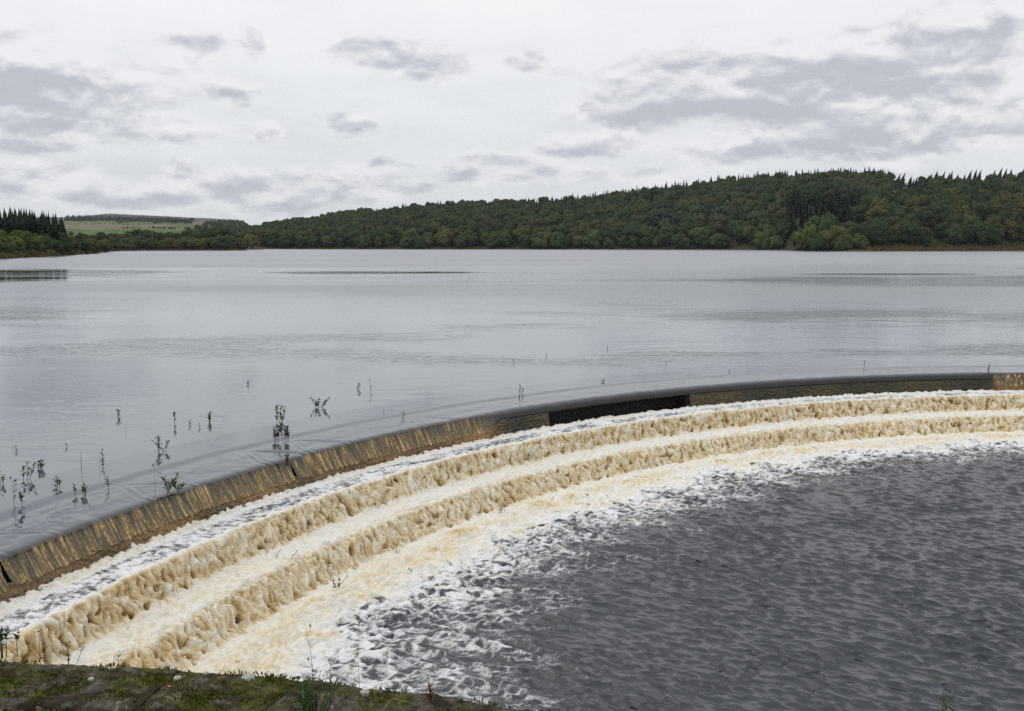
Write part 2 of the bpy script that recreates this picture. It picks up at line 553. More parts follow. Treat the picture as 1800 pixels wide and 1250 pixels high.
finish(N, principled(N, (0.55, 0.36, 0.08), 0.6, 0.3))
M_ORG, N = material('orange_leaf')
finish(N, principled(N, (0.50, 0.17, 0.05), 0.6, 0.3))
M_HWALL, N = material('farm_wall')
finish(N, principled(N, N.ramp(N.noise(pos(N), 0.6, 3), [(0.3, (0.42, 0.33, 0.25)), (0.7, (0.50, 0.40, 0.31))]), 0.9, 0.2))
M_HROOF, N = material('slate_roof')
finish(N, principled(N, N.ramp(N.noise(pos(N), 0.6, 3), [(0.3, (0.14, 0.13, 0.13)), (0.7, (0.2, 0.18, 0.18))]), 0.8, 0.2))
M_HGLASS, N = material('window_glass')
finish(N, principled(N, (0.03, 0.035, 0.04), 0.1, 0.5))

# ------------------------------------------------------------------ terrain
SH_U = np.array([-1.5, -.60, -.514, -.47, -.44, -.418, -.406, -.400, -.36, -.275, -.266, -.255, -.20, 0, .20, .272, .292, .34, .51, .9, 1.5])
SH_Y = np.array([200, 230, 259, 300, 350, 410, 462, 535, 560, 575, 600, 735, 715, 700, 660, 612, 548, 535, 570, 600, 560.])


def shore_Y(u):
    return np.interp(u, SH_U, SH_Y)


# ridge of the wooded hill: tree-top row in the picture -> height
RG_X = np.array([380, 440, 500, 560, 620, 700, 787, 860, 933, 1020, 1100, 1200, 1267, 1360, 1467, 1540, 1560, 1600, 1700, 1800, 2100, 2600.])
RG_PY = np.array([402, 396, 387, 378, 370, 358, 350, 351, 346, 338, 328, 316, 307, 299, 294, 294, 304, 307, 300, 292, 272, 280.])
RG_U = (RG_X - CX) / FPX
RG_D = np.interp(RG_U, [-.3, -.1, .1, .35, .37, .40, .55, 1.0], [260, 270, 270, 300, 260, 200, 185, 185.])
TREE_H = 12.5


def ridge(u):
    Yr = shore_Y(u) + np.interp(u, RG_U, RG_D)
    py = np.interp(u, RG_U, RG_PY)
    zr = CAM_H + (HOR - py) / FPX * Yr - TREE_H
    return Yr, np.maximum(zr, 1.5)


MOOR_PX = lambda u: np.interp(u, [-.9, -.52, -.44, -.40, -.34, -.28, -.245, -.2, .2, 1], [44, 44, 45, 51, 46, 41, 37, 34, 60, 70])


def bank_line(x):                         # back edge of the near wall
    return np.interp(x, [-30, -2.2, -1.41, -.85, -.58, -.31, -.06, .1, 3, 30], [5.6, 3.40, 3.28, 3.22, 3.13, 3.07, 2.98, 2.92, 2.0, -6])


def ground_z(X, Y):
    Yc = np.maximum(Y, 1.0)
    u = np.clip(X / Yc, -1.5, 1.5)
    Ys = shore_Y(u)
    Yr, zr = ridge(u)
    d = Y - Ys
    t = np.clip(d / np.maximum(Yr - Ys, 1), 0, 1)
    low = 1.3 * sstep(d, -1, 14) + 1.2 * sstep(d, 10, 60)
    hill = low + (zr - 2.5) * (t ** 0.85) * sstep(d, 4, 40)
    dale = low + np.interp(Y, [700, 1000, 1500, 2000, 2600, 3400], [0, 4, 22, 39, 60, 74])
    far = CAM_H + MOOR_PX(u) / FPX * Y
    dale = dale + (far - dale) * sstep(Y, 2600, 4300)
    wh = sstep(u, -.275, -.235)
    land = dale * (1 - wh) + hill * wh
    bumps = 0.02 * np.clip(d, 0, 300) * fbm(X / 90., Y / 90., 3, 4) * 0.5
    land = land + bumps * (1 - wh * .5)
    # behind the hill the country falls and rises to the moor again
    z = np.where(d > -6, land - 1.2 * sstep(d, 0, -6), -4.0)
    bed = -1.2 - 3.0 * sstep(d, -3, -30)
    z = np.where(d < 0, bed, z)
    bank = 2.33 + 0.05 * fbm(X / 1.3, Y / 1.3, 3, 9)
    w = sstep(Y, bank_line(X) + 0.22, bank_line(X) + 0.12)
    return z * (1 - w) + bank * w


ang = np.concatenate([np.arange(-180, -36, 2.0), np.arange(-36, 36, 0.2), np.arange(36, 181, 2.0)])
rad = np.concatenate([np.arange(0.25, 6, 0.06), np.geomspace(6, 190, 40), np.geomspace(192, 1100, 180), np.geomspace(1110, 9000, 110)])
A_, RR = np.meshgrid(np.radians(ang), rad, indexing='ij')
GXw, GYw = RR * np.sin(A_), RR * np.cos(A_)
# use depth rather than range inside the frame so shores keep their line
GZ = ground_z(GXw, GYw)
uG = np.clip(GXw / np.maximum(GYw, 1), -1.5, 1.5)
dG = GYw - shore_Y(uG)
col = np.zeros(GZ.shape + (3,))
col[:] = (0.045, 0.05, 0.025)                                  # woodland floor
whill = sstep(uG, -.275, -.235)[..., None]
nz = fbm(GXw / 160., GYw / 160., 3, 21)
nz2 = fbm(GXw / 40., GYw / 40., 3, 23)
field = np.where((np.floor((GXw + 60 * nz) / 150.) + np.floor((GYw + 60 * nz) / 210.)).astype(int)[..., None] % 3 == 0,
                 (0.115, 0.125, 0.062), np.where((np.floor((GXw + 60 * nz) / 150.) * 3 + np.floor((GYw + 60 * nz) / 210.)).astype(int)[..., None] % 2 == 0,
                                               (0.072, 0.118, 0.040), (0.088, 0.122, 0.048)))
moor = np.stack([0.066 + 0.018 * nz, 0.064 + 0.012 * nz, 0.072 + 0.010 * nz], -1)
dale_c = np.where((GYw > 950)[..., None], field, (0.06, 0.075, 0.028))
# pale rough pasture band and green band in front of it
pale = ((GYw > 1560) & (GYw < 1980) & (uG < -.345 + .02 * nz))[..., None]
dale_c = np.where(pale, (0.150, 0.148, 0.092), dale_c)
dale_c = dale_c * (1 - sstep(GYw, 2450, 2700)[..., None]) + moor * sstep(GYw, 2450, 2700)[..., None]
col = dale_c * (1 - whill) + col * whill
shore = (sstep(dG, -2, 1) * sstep(dG, 34, 10))[..., None] * (1 - whill * (uG < .33)[..., None])
grass = np.stack([0.115 + 0.06 * nz2, 0.105 + 0.03 * nz2, 0.040 + 0.0 * nz2], -1)
col = col * (1 - shore) + grass * shore
bed = (dG < -2)[..., None]
col = np.where(bed, (0.03, 0.025, 0.018), col)
nb = (GYw < bank_line(GXw) + .3)[..., None]
nb3 = fbm(GXw / .25, GYw / .25, 4, 31)
bankc = np.stack([0.075 + 0.045 * nb3, 0.072 + 0.035 * nb3, 0.030 + 0.010 * nb3], -1)
col = np.where(nb, bankc, col)
col = np.clip(col, 0.006, 0.6)
me = mesh_np('ground', np.stack([GXw, GYw, GZ], -1).reshape(-1, 3), grid_faces(len(ang), len(rad)), True, {'Col': col.reshape(-1, 3)})
ground = tag(link('ground', me, M_GROUND), kind='structure')

# ------------------------------------------------------------------ weir geometry in polar form
WC = np.array([17.49, 6.32])
WR = 25.0


def pol(th, d, z):
    r = WR - d
    return np.stack([WC[0] + r * np.cos(th), WC[1] + r * np.sin(th), z + 0 * r * th], -1)


def make_thetas():
    out = [math.radians(192)]
    while out[-1] > math.radians(66):
        th = out[-1]
        x, y = WC[0] + WR * math.cos(th), WC[1] + WR * math.sin(th)
        dist = math.hypot(x, y)
        vis = 90.0 < math.degrees(th) < 174
        ds = 0.00115 * max(dist, 10) if vis else 0.07
        out.append(th - ds / WR)
    return np.array(out)


TH = make_thetas()
S = (math.radians(192) - TH) * WR
TD = np.degrees(TH)


def s_of(deg):
    return (math.radians(192) - math.radians(deg)) * WR


# smooth shooting lip between these angles; black hollow under part of it
LIP = sstep(TD, 137.5, 134.0) * sstep(TD, 95.0, 95.6)
HOLLOW = sstep(TD, 131.7, 131.5) * sstep(TD, 119.9, 120.1)

# --- stone weir under the water
wd = 0.04 - 0.50 * HOLLOW
prof = [(-3.0, -1.7, 0), (-1.35, -0.30, 0), (-1.2, -0.12, 0), (-0.12, -0.10, 0), (-0.02, -0.13, 0), (None, -0.16, 1), (None, -0.36, 1), (None, -0.75, 1), (0.3, -0.76, 0),
        (1.12, -0.70, 0), (1.22, -0.74, 0), (1.30, -1.18, 0), (2.05, -1.20, 0), (2.12, -1.24, 0), (2.2, -1.9, 0), (3.2, -2.0, 0)]
sub = slice(0, None, 4)
thw = np.concatenate([TH[::6], np.radians([131.7, 131.5, 120.1, 119.9])])
thw = np.sort(thw)[::-1]
HW = sstep(np.degrees(thw), 131.7, 131.5) * sstep(np.degrees(thw), 119.9, 120.1)
Vw = np.zeros((len(thw), len(prof), 3))
for j, (d, z, flag) in enumerate(prof):
    dj = (0.04 - 0.50 * HW) if flag else np.full(len(thw), d)
    zj = np.full(len(thw), z)
    if flag:
        dj = dj + 0.012 * perlin((math.radians(192) - thw) * WR * 3.0, j * 1.7, 3)
    Vw[:, j] = pol(thw, dj, zj)
weir_root = empty('stepped_weir', (WC[0] - WR * 0.5, WC[1] + WR * .8, -0.7))
tag(weir_root, 'long curved stone weir with three steps and water pouring over it', 'weir')


def child(name, me, mat, root):
    o = link(name, me, mat, root)
    o.location = (-root.location[0], -root.location[1], -root.location[2])
    return o


child('stone_wall', mesh_np('stone_wall', Vw.reshape(-1, 3), grid_faces(len(thw), len(prof)), False), M_STONE, weir_root)

# --- moss hanging on the crest wall and its toe
nq = 26
q = np.linspace(0, 1, nq)
SS, Q = np.meshgrid(S, q, indexing='ij')
TT = np.broadcast_to(TH[:, None], SS.shape)
LL = np.broadcast_to(LIP[:, None], SS.shape)
zz = (-0.40 + 0.22 * LL) * (1 - Q) + (-0.68) * Q
base_d = 0.055 + 0.06 * Q ** 1.3 + (0.105 + 0.07 * Q ** 1.5) * (1 - LL)
lump = billow(SS / 0.11 + .3 * perlin(SS / .2, zz / .1, 39), zz / 0.08, 3, 40)
dd_ = base_d + 0.085 * lump * (0.4 + 0.6 * Q) - 0.03 * (1 - Q)
keep = (HOLLOW[:-1, None] < 0.5) & (HOLLOW[1:, None] < 0.5) & np.ones((1, nq - 1), bool)
gold = 0.42 + 0.22 * (1 - LL) - 0.26 * LL + 0.35 * perlin(SS / 1.3, zz * 0 + 3, 42)
V = pol(TT, dd_, zz).reshape(-1, 3)
V, F, at = compact(V, grid_faces(len(S), nq, keep), {'gold': gold.ravel()})
o = child('wall_moss', mesh_np('wall_moss', V, F, False, at), M_MOSSW, weir_root)
o['kind'] = 'stuff'

# --- water running to the crest, over the lip and down
d_up = np.concatenate([np.linspace(-2.6, -1.7, 16), np.linspace(-1.66, -0.95, 22), np.linspace(-0.92, -0.18, 24)])
nlip, nfall = 12, 26
nP = len(d_up) + nlip + nfall
D = np.zeros((len(S), nP))
Z = np.zeros((len(S), nP))
J = np.arange(nP)
dU, SU = np.meshgrid(d_up, S, indexing='xy')
edge = -1.32 + 0.10 * perlin(SU / 5.0, 0 * SU, 50) + 0.05 * perlin(SU / 1.2, 0 * SU + 4, 51)
zU = -0.030 * sstep(dU - edge, -0.12, 0.20) - 0.022 * sstep(dU, -0.9, -0.18)
rip = np.clip(sstep(dU - edge, 0.0, 0.35), 0, 1)
zU = zU + rip * (0.0065 * perlin(SU / 0.55 + dU * 0.9, dU / 0.33, 52) + 0.004 * perlin(SU / 0.2 + dU * 1.5, dU / 0.16, 53))
zU = zU + 0.0016 * perlin(SU / 0.5, dU / 0.5, 54) * sstep(dU, -2.6, -2.3)
# standing streaks behind the snags at the crest
for (px, py, wdt) in ((505, 803, 1.0), (310, 862, .6), (590, 785, .9), (775, 741, .6), (60, 952, .5)):
    w_ = on_plane(px, py, -0.03)
    s0 = (math.radians(192) - math.atan2(w_[1] - WC[1], w_[0] - WC[0])) * WR
    dist = np.abs(SU - s0)
    v = dist - 0.55 * (dU + 1.1)
    zU = zU + 0.010 * wdt * np.cos(v * 34) * np.exp(-(v / 0.13) ** 2) * sstep(dU, -1.15, -0.7)
D[:, :len(d_up)] = dU
Z[:, :len(d_up)] = zU
zl0 = zU[:, -1]
ph = np.linspace(0, 1, nlip + 1)[1:] * (math.pi / 2)
rl = (0.065 + 0.175 * LIP)[:, None]
D[:, len(d_up):len(d_up) + nlip] = -0.18 + (0.245 + 0.01 * LIP)[:, None] * np.sin(ph)[None]
Z[:, len(d_up):len(d_up) + nlip] = zl0[:, None] - rl * (1 - np.cos(ph))[None] * 0.85
dl, zl = D[:, len(d_up) + nlip - 1], Z[:, len(d_up) + nlip - 1]
tf = np.linspace(0, 1, nfall + 1)[1:]
zend = -0.475 * (1 - LIP) + (-0.285) * LIP
zend = zend + 0.03 * perlin(S / 0.13, S * 0 + 2, 56) * (1 - LIP) + 0.008 * perlin(S / .1, S * 0, 57) * LIP
Dz = zl[:, None] + (zend - zl)[:, None] * tf[None]
outw = 0.13 * (tf[None] ** 1.2) * (1 - LIP)[:, None] - 0.10 * (tf[None] ** 2) * LIP[:, None]
D[:, -nfall:] = dl[:, None] + outw
Z[:, -nfall:] = Dz
J0 = len(d_up)
fw = np.zeros(nP)
fw[J0:] = sstep(np.arange(nP - J0), 4, nlip + 2)
SJ = np.broadcast_to(S[:, None], D.shape)
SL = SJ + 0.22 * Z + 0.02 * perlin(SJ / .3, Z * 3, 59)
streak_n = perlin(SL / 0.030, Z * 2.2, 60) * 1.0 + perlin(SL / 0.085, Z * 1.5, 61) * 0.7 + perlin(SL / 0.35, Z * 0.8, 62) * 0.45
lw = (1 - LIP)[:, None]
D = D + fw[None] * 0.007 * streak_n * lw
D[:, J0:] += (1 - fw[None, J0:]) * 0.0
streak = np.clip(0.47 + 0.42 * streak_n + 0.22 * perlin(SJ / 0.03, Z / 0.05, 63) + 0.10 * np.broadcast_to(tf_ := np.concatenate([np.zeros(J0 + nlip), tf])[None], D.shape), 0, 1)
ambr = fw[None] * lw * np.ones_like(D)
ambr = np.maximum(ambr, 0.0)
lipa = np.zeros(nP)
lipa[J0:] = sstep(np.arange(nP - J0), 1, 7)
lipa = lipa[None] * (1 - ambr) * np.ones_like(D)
keep = np.ones((len(S) - 1, nP - 1), bool)
for (px, wid) in ((25, 0.10), (505, 0.10)):
    py = 980 if px < 100 else 803
    w_ = on_plane(px, py, -0.03)
    s0 = (math.radians(192) - math.atan2(w_[1] - WC[1], w_[0] - WC[0])) * WR
    cen = s0 + 0.05 * tf
    half = 0.006 + wid * 0.45 * tf ** 0.8
    gap = np.abs(S[:-1, None] - cen[None]) < half[None]
    keep[:, -nfall:] &= ~gap[:, :nP]
V = pol(np.broadcast_to(TH[:, None], D.shape), D, Z).reshape(-1, 3)
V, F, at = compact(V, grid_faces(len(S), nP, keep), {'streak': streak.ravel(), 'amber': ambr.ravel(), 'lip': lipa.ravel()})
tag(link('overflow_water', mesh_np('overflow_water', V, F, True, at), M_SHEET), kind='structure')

# --- the open reservoir
tR = np.radians(np.concatenate([np.arange(215, 60, -0.25), [60]]))
rR = WR + 2.6 + np.concatenate([[0], np.geomspace(0.3, 1100, 60)])
TRg, RRg = np.meshgrid(tR, rR, indexing='ij')
V = np.stack([WC[0] + RRg * np.cos(TRg), WC[1] + RRg * np.sin(TRg), 0 * RRg], -1).reshape(-1, 3)
tag(link('reservoir_water', mesh_np('reservoir_water', V, grid_faces(len(tR), len(rR)), True), M_LAKE), kind='structure')

# --- pool surface: wind waves that sharpen to crests
_wr = np.random.default_rng(3)
WAVES = []
for k in range(110):
    lam = 0.095 * (0.42 / 0.095) ** _wr.random()
    a_ = math.radians(50 + _wr.normal() * 17)
    WAVES.append((2 * math.pi / lam * math.cos(a_), 2 * math.pi / lam * math.sin(a_), 0.0092 * lam * (0.5 + _wr.random()), _wr.random() * 6.283, math.cos(a_), math.sin(a_)))
POOL_Z = -1.46


def pool_fields(x, y, waves=True):
    """height, sideways shift, foam and tan over the pool, by place."""
    d = WR - np.hypot(x - WC[0], y - WC[1])
    th = np.arctan2(y - WC[1], x - WC[0])
    s = (math.radians(192) - th) * WR
    h = np.zeros_like(x)
    sx = np.zeros_like(x)
    sy = np.zeros_like(x)
    calm = 0.45 + 0.55 * sstep(d, 3.2, 6.0)
    if waves:
        gust = 0.85 + 0.35 * perlin(x / 3.1, y / 4.0, 72)
        for kx, ky, am, p0, cx_, cy_ in WAVES:
            ph = kx * x + ky * y + p0
            c_, s_ = np.cos(ph), np.sin(ph)
            h += am * c_
            sx -= 0.8 * am * s_ * cx_
            sy -= 0.8 * am * s_ * cy_
        h = h * calm * gust
        sx = sx * calm * gust
        sy = sy * calm * gust
    near = sstep(d, 6.6, 2.6)
    b1 = billow(x / 0.20 + .5 * perlin(x / .5, y / .5, 71), y / 0.17, 3, 73)
    b2 = billow(x / 0.75 + .4 * perlin(x / .8, y / .8, 75), y / 0.5, 3, 74)
    h = h + near * (0.080 * (b1 - 0.45) + (0.10 + 0.07 * sstep(th, 2.3, 2.75)) * (b2 - 0.45)) * (0.55 + 0.45 * sstep(d, 6, 3.4))
    # foam: netted lines torn by the waves
    wx = x + 0.10 * perlin(x / 0.35, y / 0.35, 76)
    wy = y + 0.10 * perlin(x / 0.35, y / 0.35, 77)
    net = 1 - 2.0 * np.abs(perlin(wx / 0.30, wy / 0.20, 78) * 0.75 + perlin(wx / 0.12, wy / 0.09, 79) * 0.45)
    patch = 0.5 + 0.55 * perlin(wx / 0.9, wy / 0.6, 80) + 0.35 * perlin(wx / .2, wy / .16, 84)
    n = 0.55 * net + 0.45 * patch
    lim = d - 1.25 * sstep(th, 2.64, 2.86) * sstep(d, 4.4, 6.0) + 0.55 * perlin(s / 1.7, d / 2.0, 81) + 0.30 * perlin(s / .5, d / .6, 82)
    cov = np.interp(lim, [2.9, 3.4, 4.0, 4.8, 5.6, 6.6, 7.8, 9, 30], [1.5, 1.05, .60, .40, .26, .09, -.30, -1.0, -2.0])
    foam = np.clip((n - 0.5) * 0.78 + cov + 0.40 * (b1 - 0.40) * near + 1.6 * h * sstep(d, 8.5, 5), -0.5, 1.5)
    tan = 0.42 - 0.42 * sstep(lim, 3.0, 4.5) + 0.35 * np.clip(b2 - 0.62, 0, 1) * sstep(d, 6.4, 4.8) - 0.30 * (b1 - .45) * sstep(d, 5.5, 3.5) + 0.10 * perlin(x / .5, y / .4, 83)
    return POOL_Z + h, sx, sy, foam, tan, d


# --- cascades: two broad steps and the foaming foot
CP = np.array([(0.10, -0.63), (0.30, -0.60), (0.60, -0.595), (1.05, -0.575), (1.17, -0.59), (1.25, -0.66), (1.33, -0.82), (1.42, -0.97), (1.55, -1.02),
               (1.80, -1.035), (2.00, -1.04), (2.12, -1.08), (2.24, -1.20), (2.36, -1.36), (2.48, -1.45), (2.70, -1.46), (3.2, -1.46), (3.7, -1.46)])
seg = np.r_[0, np.cumsum(np.hypot(*np.diff(CP, axis=0).T))]
nC = 270
# Catmull smoothing by dense interpolation and box blur
qd = np.linspace(0, seg[-1], 2000)
pd, pz = np.interp(qd, seg, CP[:, 0]), np.interp(qd, seg, CP[:, 1])
ker = np.hanning(61)
ker /= ker.sum()
pd2 = np.convolve(np.pad(pd, 30, mode='edge'), ker, 'valid')
pz2 = np.convolve(np.pad(pz, 30, mode='edge'), ker, 'valid')
qs = np.linspace(0, seg[-1], nC)
SC, QC = np.meshgrid(S, qs, indexing='ij')
QJ = QC + 0.075 * perlin(SC / 0.55, QC / 0.8, 90) + 0.04 * perlin(SC / 0.2, QC / 0.3, 91)
QJ = np.clip(QJ, 0, seg[-1])
Dc, Zc = np.interp(QJ, qd, pd2), np.interp(QJ, qd, pz2)
td, tz = np.interp(QJ, qd, np.gradient(pd2, qd)), np.interp(QJ, qd, np.gradient(pz2, qd))
nl = np.hypot(td, tz) + 1e-6
nd, nzv = -tz / nl, td / nl
steep = np.clip(-tz / nl, 0, 1)
fall2 = sstep(Dc, 1.12, 1.22) * sstep(Dc, 1.56, 1.44)
fall3 = sstep(Dc, 2.04, 2.15) * sstep(Dc, 2.62, 2.48)
fall = np.maximum(fall2, fall3)
toe = sstep(Dc, 0.50, 0.20)
slick = sstep(Dc, 0.45, 0.62) * sstep(Dc, 1.20, 1.05)
wS = SC + 0.08 * perlin(SC / .22, QC / .22, 110) + 0.15 * QC
lump_f = 0.40 * billow(wS / 0.125, QC / 0.30, 3, 93, 0.5) + 0.60 * (0.5 + 0.66 * fbm(wS / 0.075, QC / 0.21, 3, 111, 0.6))
lump_t = 0.5 * billow(wS / 0.20, QC / 0.17, 3, 97, 0.5) + 0.5 * (0.45 + 0.6 * fbm(wS / .15, QC / .11, 3, 112))
big = billow(SC / 0.60, QC / 0.5, 2, 98)
amp = 0.078 * fall + 0.075 * toe + 0.065 * (1 - fall) * (1 - slick) * (1 - toe) + 0.03 * slick
disp = amp * (fall * (lump_f - 0.42) + (1 - fall) * (lump_t - 0.42)) * 1.25 + 0.05 * fall * (big - .4) + 0.028 * (1 - fall) * (1 - slick) * (big - .4)
hole = sstep(perlin(wS / 0.17, QC / 0.30, 114) * .6 + perlin(wS / .09, QC / .16, 115) * .6, 0.16, 0.50)
w_ = on_plane(592, 884, -0.8)
s0 = (math.radians(192) - math.atan2(w_[1] - WC[1], w_[0] - WC[0])) * WR
hole = np.maximum(hole, np.exp(-((SC - s0 - 0.25 * (QC - 1.4)) / 0.07) ** 2) * (fall2 > .3) * 1.3)
disp = disp - 0.075 * hole * fall + 0.013 * fall * perlin(wS / 0.030, QC / 0.34, 116) + 0.006 * perlin(SC / .035, QC / .04, 117)
Dc2, Zc2 = Dc + nd * disp, Zc + nzv * disp
XY = pol(np.broadcast_to(TH[:, None], Dc2.shape), Dc2, Zc2)
# blend to the pool surface at the foot
ph_, psx, psy, pf, pt, pdist = pool_fields(XY[..., 0], XY[..., 1])
wb = sstep(Dc, 2.55, 3.1)
Zb = XY[..., 2] * (1 - wb) + ph_ * wb
Zb = Zb - 0.10 * sstep(Dc, 3.35, 3.6)
Xb = XY[..., 0] + psx * wb
Yb = XY[..., 1] + psy * wb
foam_c = 1.15 - slick * (0.56 + 0.25 * perlin(SC / 0.7, QC / .5, 100)) + 0.40 * (lump_t - 0.45) * slick
foam_c = foam_c + (0.26 * perlin(SC / 0.06, QC / 0.22, 101) + 0.2 * perlin(SC / 0.16, QC / 0.10, 104)) * slick
dark = sstep(lump_f, 0.30, 0.12) * fall
foam_c = foam_c - 0.30 * dark - 0.50 * hole * fall
rag = perlin(SC / .12, QC / .3, 102)
tan_c = 0.22 * toe + 0.02 * slick + fall * (0.58 + 0.20 * perlin(wS / .030, QC / .40, 118) + 0.14 * rag - 0.62 * (lump_f - .45) + .30 * hole) + (1 - fall) * (1 - slick) * (1 - toe) * (0.30 - .40 * (lump_t - .45))
tan_c = tan_c + 0.10 * perlin(SC / 1.6, QC / .6, 103) + 0.20 * sstep(TD, 150, 172)[:, None] * (1 - slick) * (1 - toe) * .3
foam_c = foam_c * (1 - wb) + pf * wb
tan_c = tan_c * (1 - wb) + pt * wb
V = np.stack([Xb, Yb, Zb], -1).reshape(-1, 3)
tag(link('cascade_water', mesh_np('cascade_water', V, grid_faces(len(S), nC), True, {'foam': foam_c.ravel(), 'tan': tan_c.ravel()}), M_CHURN), kind='structure')


def pool_grid(name, xs, ys, keepf, drop=0.0):
    X, Y = np.meshgrid(xs, ys, indexing='ij')
    h, sx, sy, fo_, ta_, d = pool_fields(X, Y)
    k = keepf(X, Y, d)
    kf = k[:-1, :-1] & k[1:, :-1] & k[1:, 1:] & k[:-1, 1:]
    V = np.stack([X + sx, Y + sy, h - drop], -1).reshape(-1, 3)
    V, F, at = compact(V, grid_faces(len(xs), len(ys), kf), {'foam': fo_.ravel(), 'tan': ta_.ravel()})
    return V, F, at


ysf = [9.0]
while ysf[-1] < 31.5:
    ysf.append(ysf[-1] + 0.00140 * ysf[-1])
inview = lambda X, Y, d: (d > 3.25) & (X < 0.53 * Y + 3.6) & (X > -0.53 * Y - 3.6)
V1, F1, A1 = pool_grid('p', np.arange(-8, 20.5, 0.028), np.array(ysf), inview)
out_ = lambda X, Y, d: (d > 3.3) & ~((X < 0.53 * Y + 3.2) & (X > -0.53 * Y - 3.2) & (Y > 9.4))
V2, F2, A2 = pool_grid('p', np.arange(-8, 38, 0.14), np.arange(-6, 32, 0.14), lambda X, Y, d: out_(X, Y, d) & (Y > bank_line(X) + .3), 0.03)
V = np.r_[V1, V2]
F = np.r_[F1, F2 + len(V1)]
at = {k: np.r_[A1[k], A2[k]] for k in A1}
tag(link('pool_water', mesh_np('pool_water', V, F, True, at), M_CHURN), kind='structure')

# ------------------------------------------------------------------ thin air haze round the whole place
HAZE = 0.00004
if HAZE > 0:
    bm_v = [(x, y, z) for z in (-6.0, 330.0) for y in (-9200, 9200) for x in (-9200, 9200)]
    hz_me = mesh_np('haze', bm_v, [(0, 2, 3, 1), (4, 5, 7, 6), (0, 1, 5, 4), (2, 6, 7, 3), (0, 4, 6, 2), (1, 3, 7, 5)])
    M_HAZE, N = material('haze')
    pv = N.node('ShaderNodeVolumePrincipled', None, Color=(0.90, 0.94, 1.0), Density=HAZE)
    o_ = N.node('ShaderNodeOutputMaterial')
    N.nt.links.new(pv.outputs[0], o_.inputs['Volume'])
    tag(link('haze', hz_me, M_HAZE), kind='stuff')

# ------------------------------------------------------------------ trees
def quads_to_mesh(C, Nrm, size, rs):
    """leaf cards: centres C, outward hints Nrm, sizes."""
    n = len(C)
    nr = Nrm + rs.normal(size=(n, 3)) * 0.55
    nr /= np.linalg.norm(nr, axis=1)[:, None] + 1e-9
    t = np.cross(nr, rs.normal(size=(n, 3)))
    t /= np.linalg.norm(t, axis=1)[:, None] + 1e-9
    b = np.cross(nr, t)
    s = size[:, None]
    asp = (0.6 + 0.5 * rs.random(n))[:, None]
    V = np.stack([C - t * s, C + b * s * asp * .6 - nr * s * .15, C + t * s, C - b * s * asp * .6 - nr * s * .15], 1).reshape(-1, 3)
    F = np.arange(4 * n).reshape(-1, 4)
    return V, F


_ICO = None


def ico():
    global _ICO
    if _ICO is None:
        p = (1 + 5 ** .5) / 2
        v = np.array([(-1, p, 0), (1, p, 0), (-1, -p, 0), (1, -p, 0), (0, -1, p), (0, 1, p), (0, -1, -p), (0, 1, -p), (p, 0, -1), (p, 0, 1), (-p, 0, -1), (-p, 0, 1)], float)
        v /= np.linalg.norm(v[0])
        f = np.array([(0, 11, 5), (0, 5, 1), (0, 1, 7), (0, 7, 10), (0, 10, 11), (1, 5, 9), (5, 11, 4), (11, 10, 2), (10, 7, 6), (7, 1, 8), (3, 9, 4), (3, 4, 2), (3, 2, 6),
                      (3, 6, 8), (3, 8, 9), (4, 9, 5), (2, 4, 11), (6, 2, 10), (8, 6, 7), (9, 8, 1)])
        _ICO = v, np.c_[f, f[:, 2]]
    return _ICO


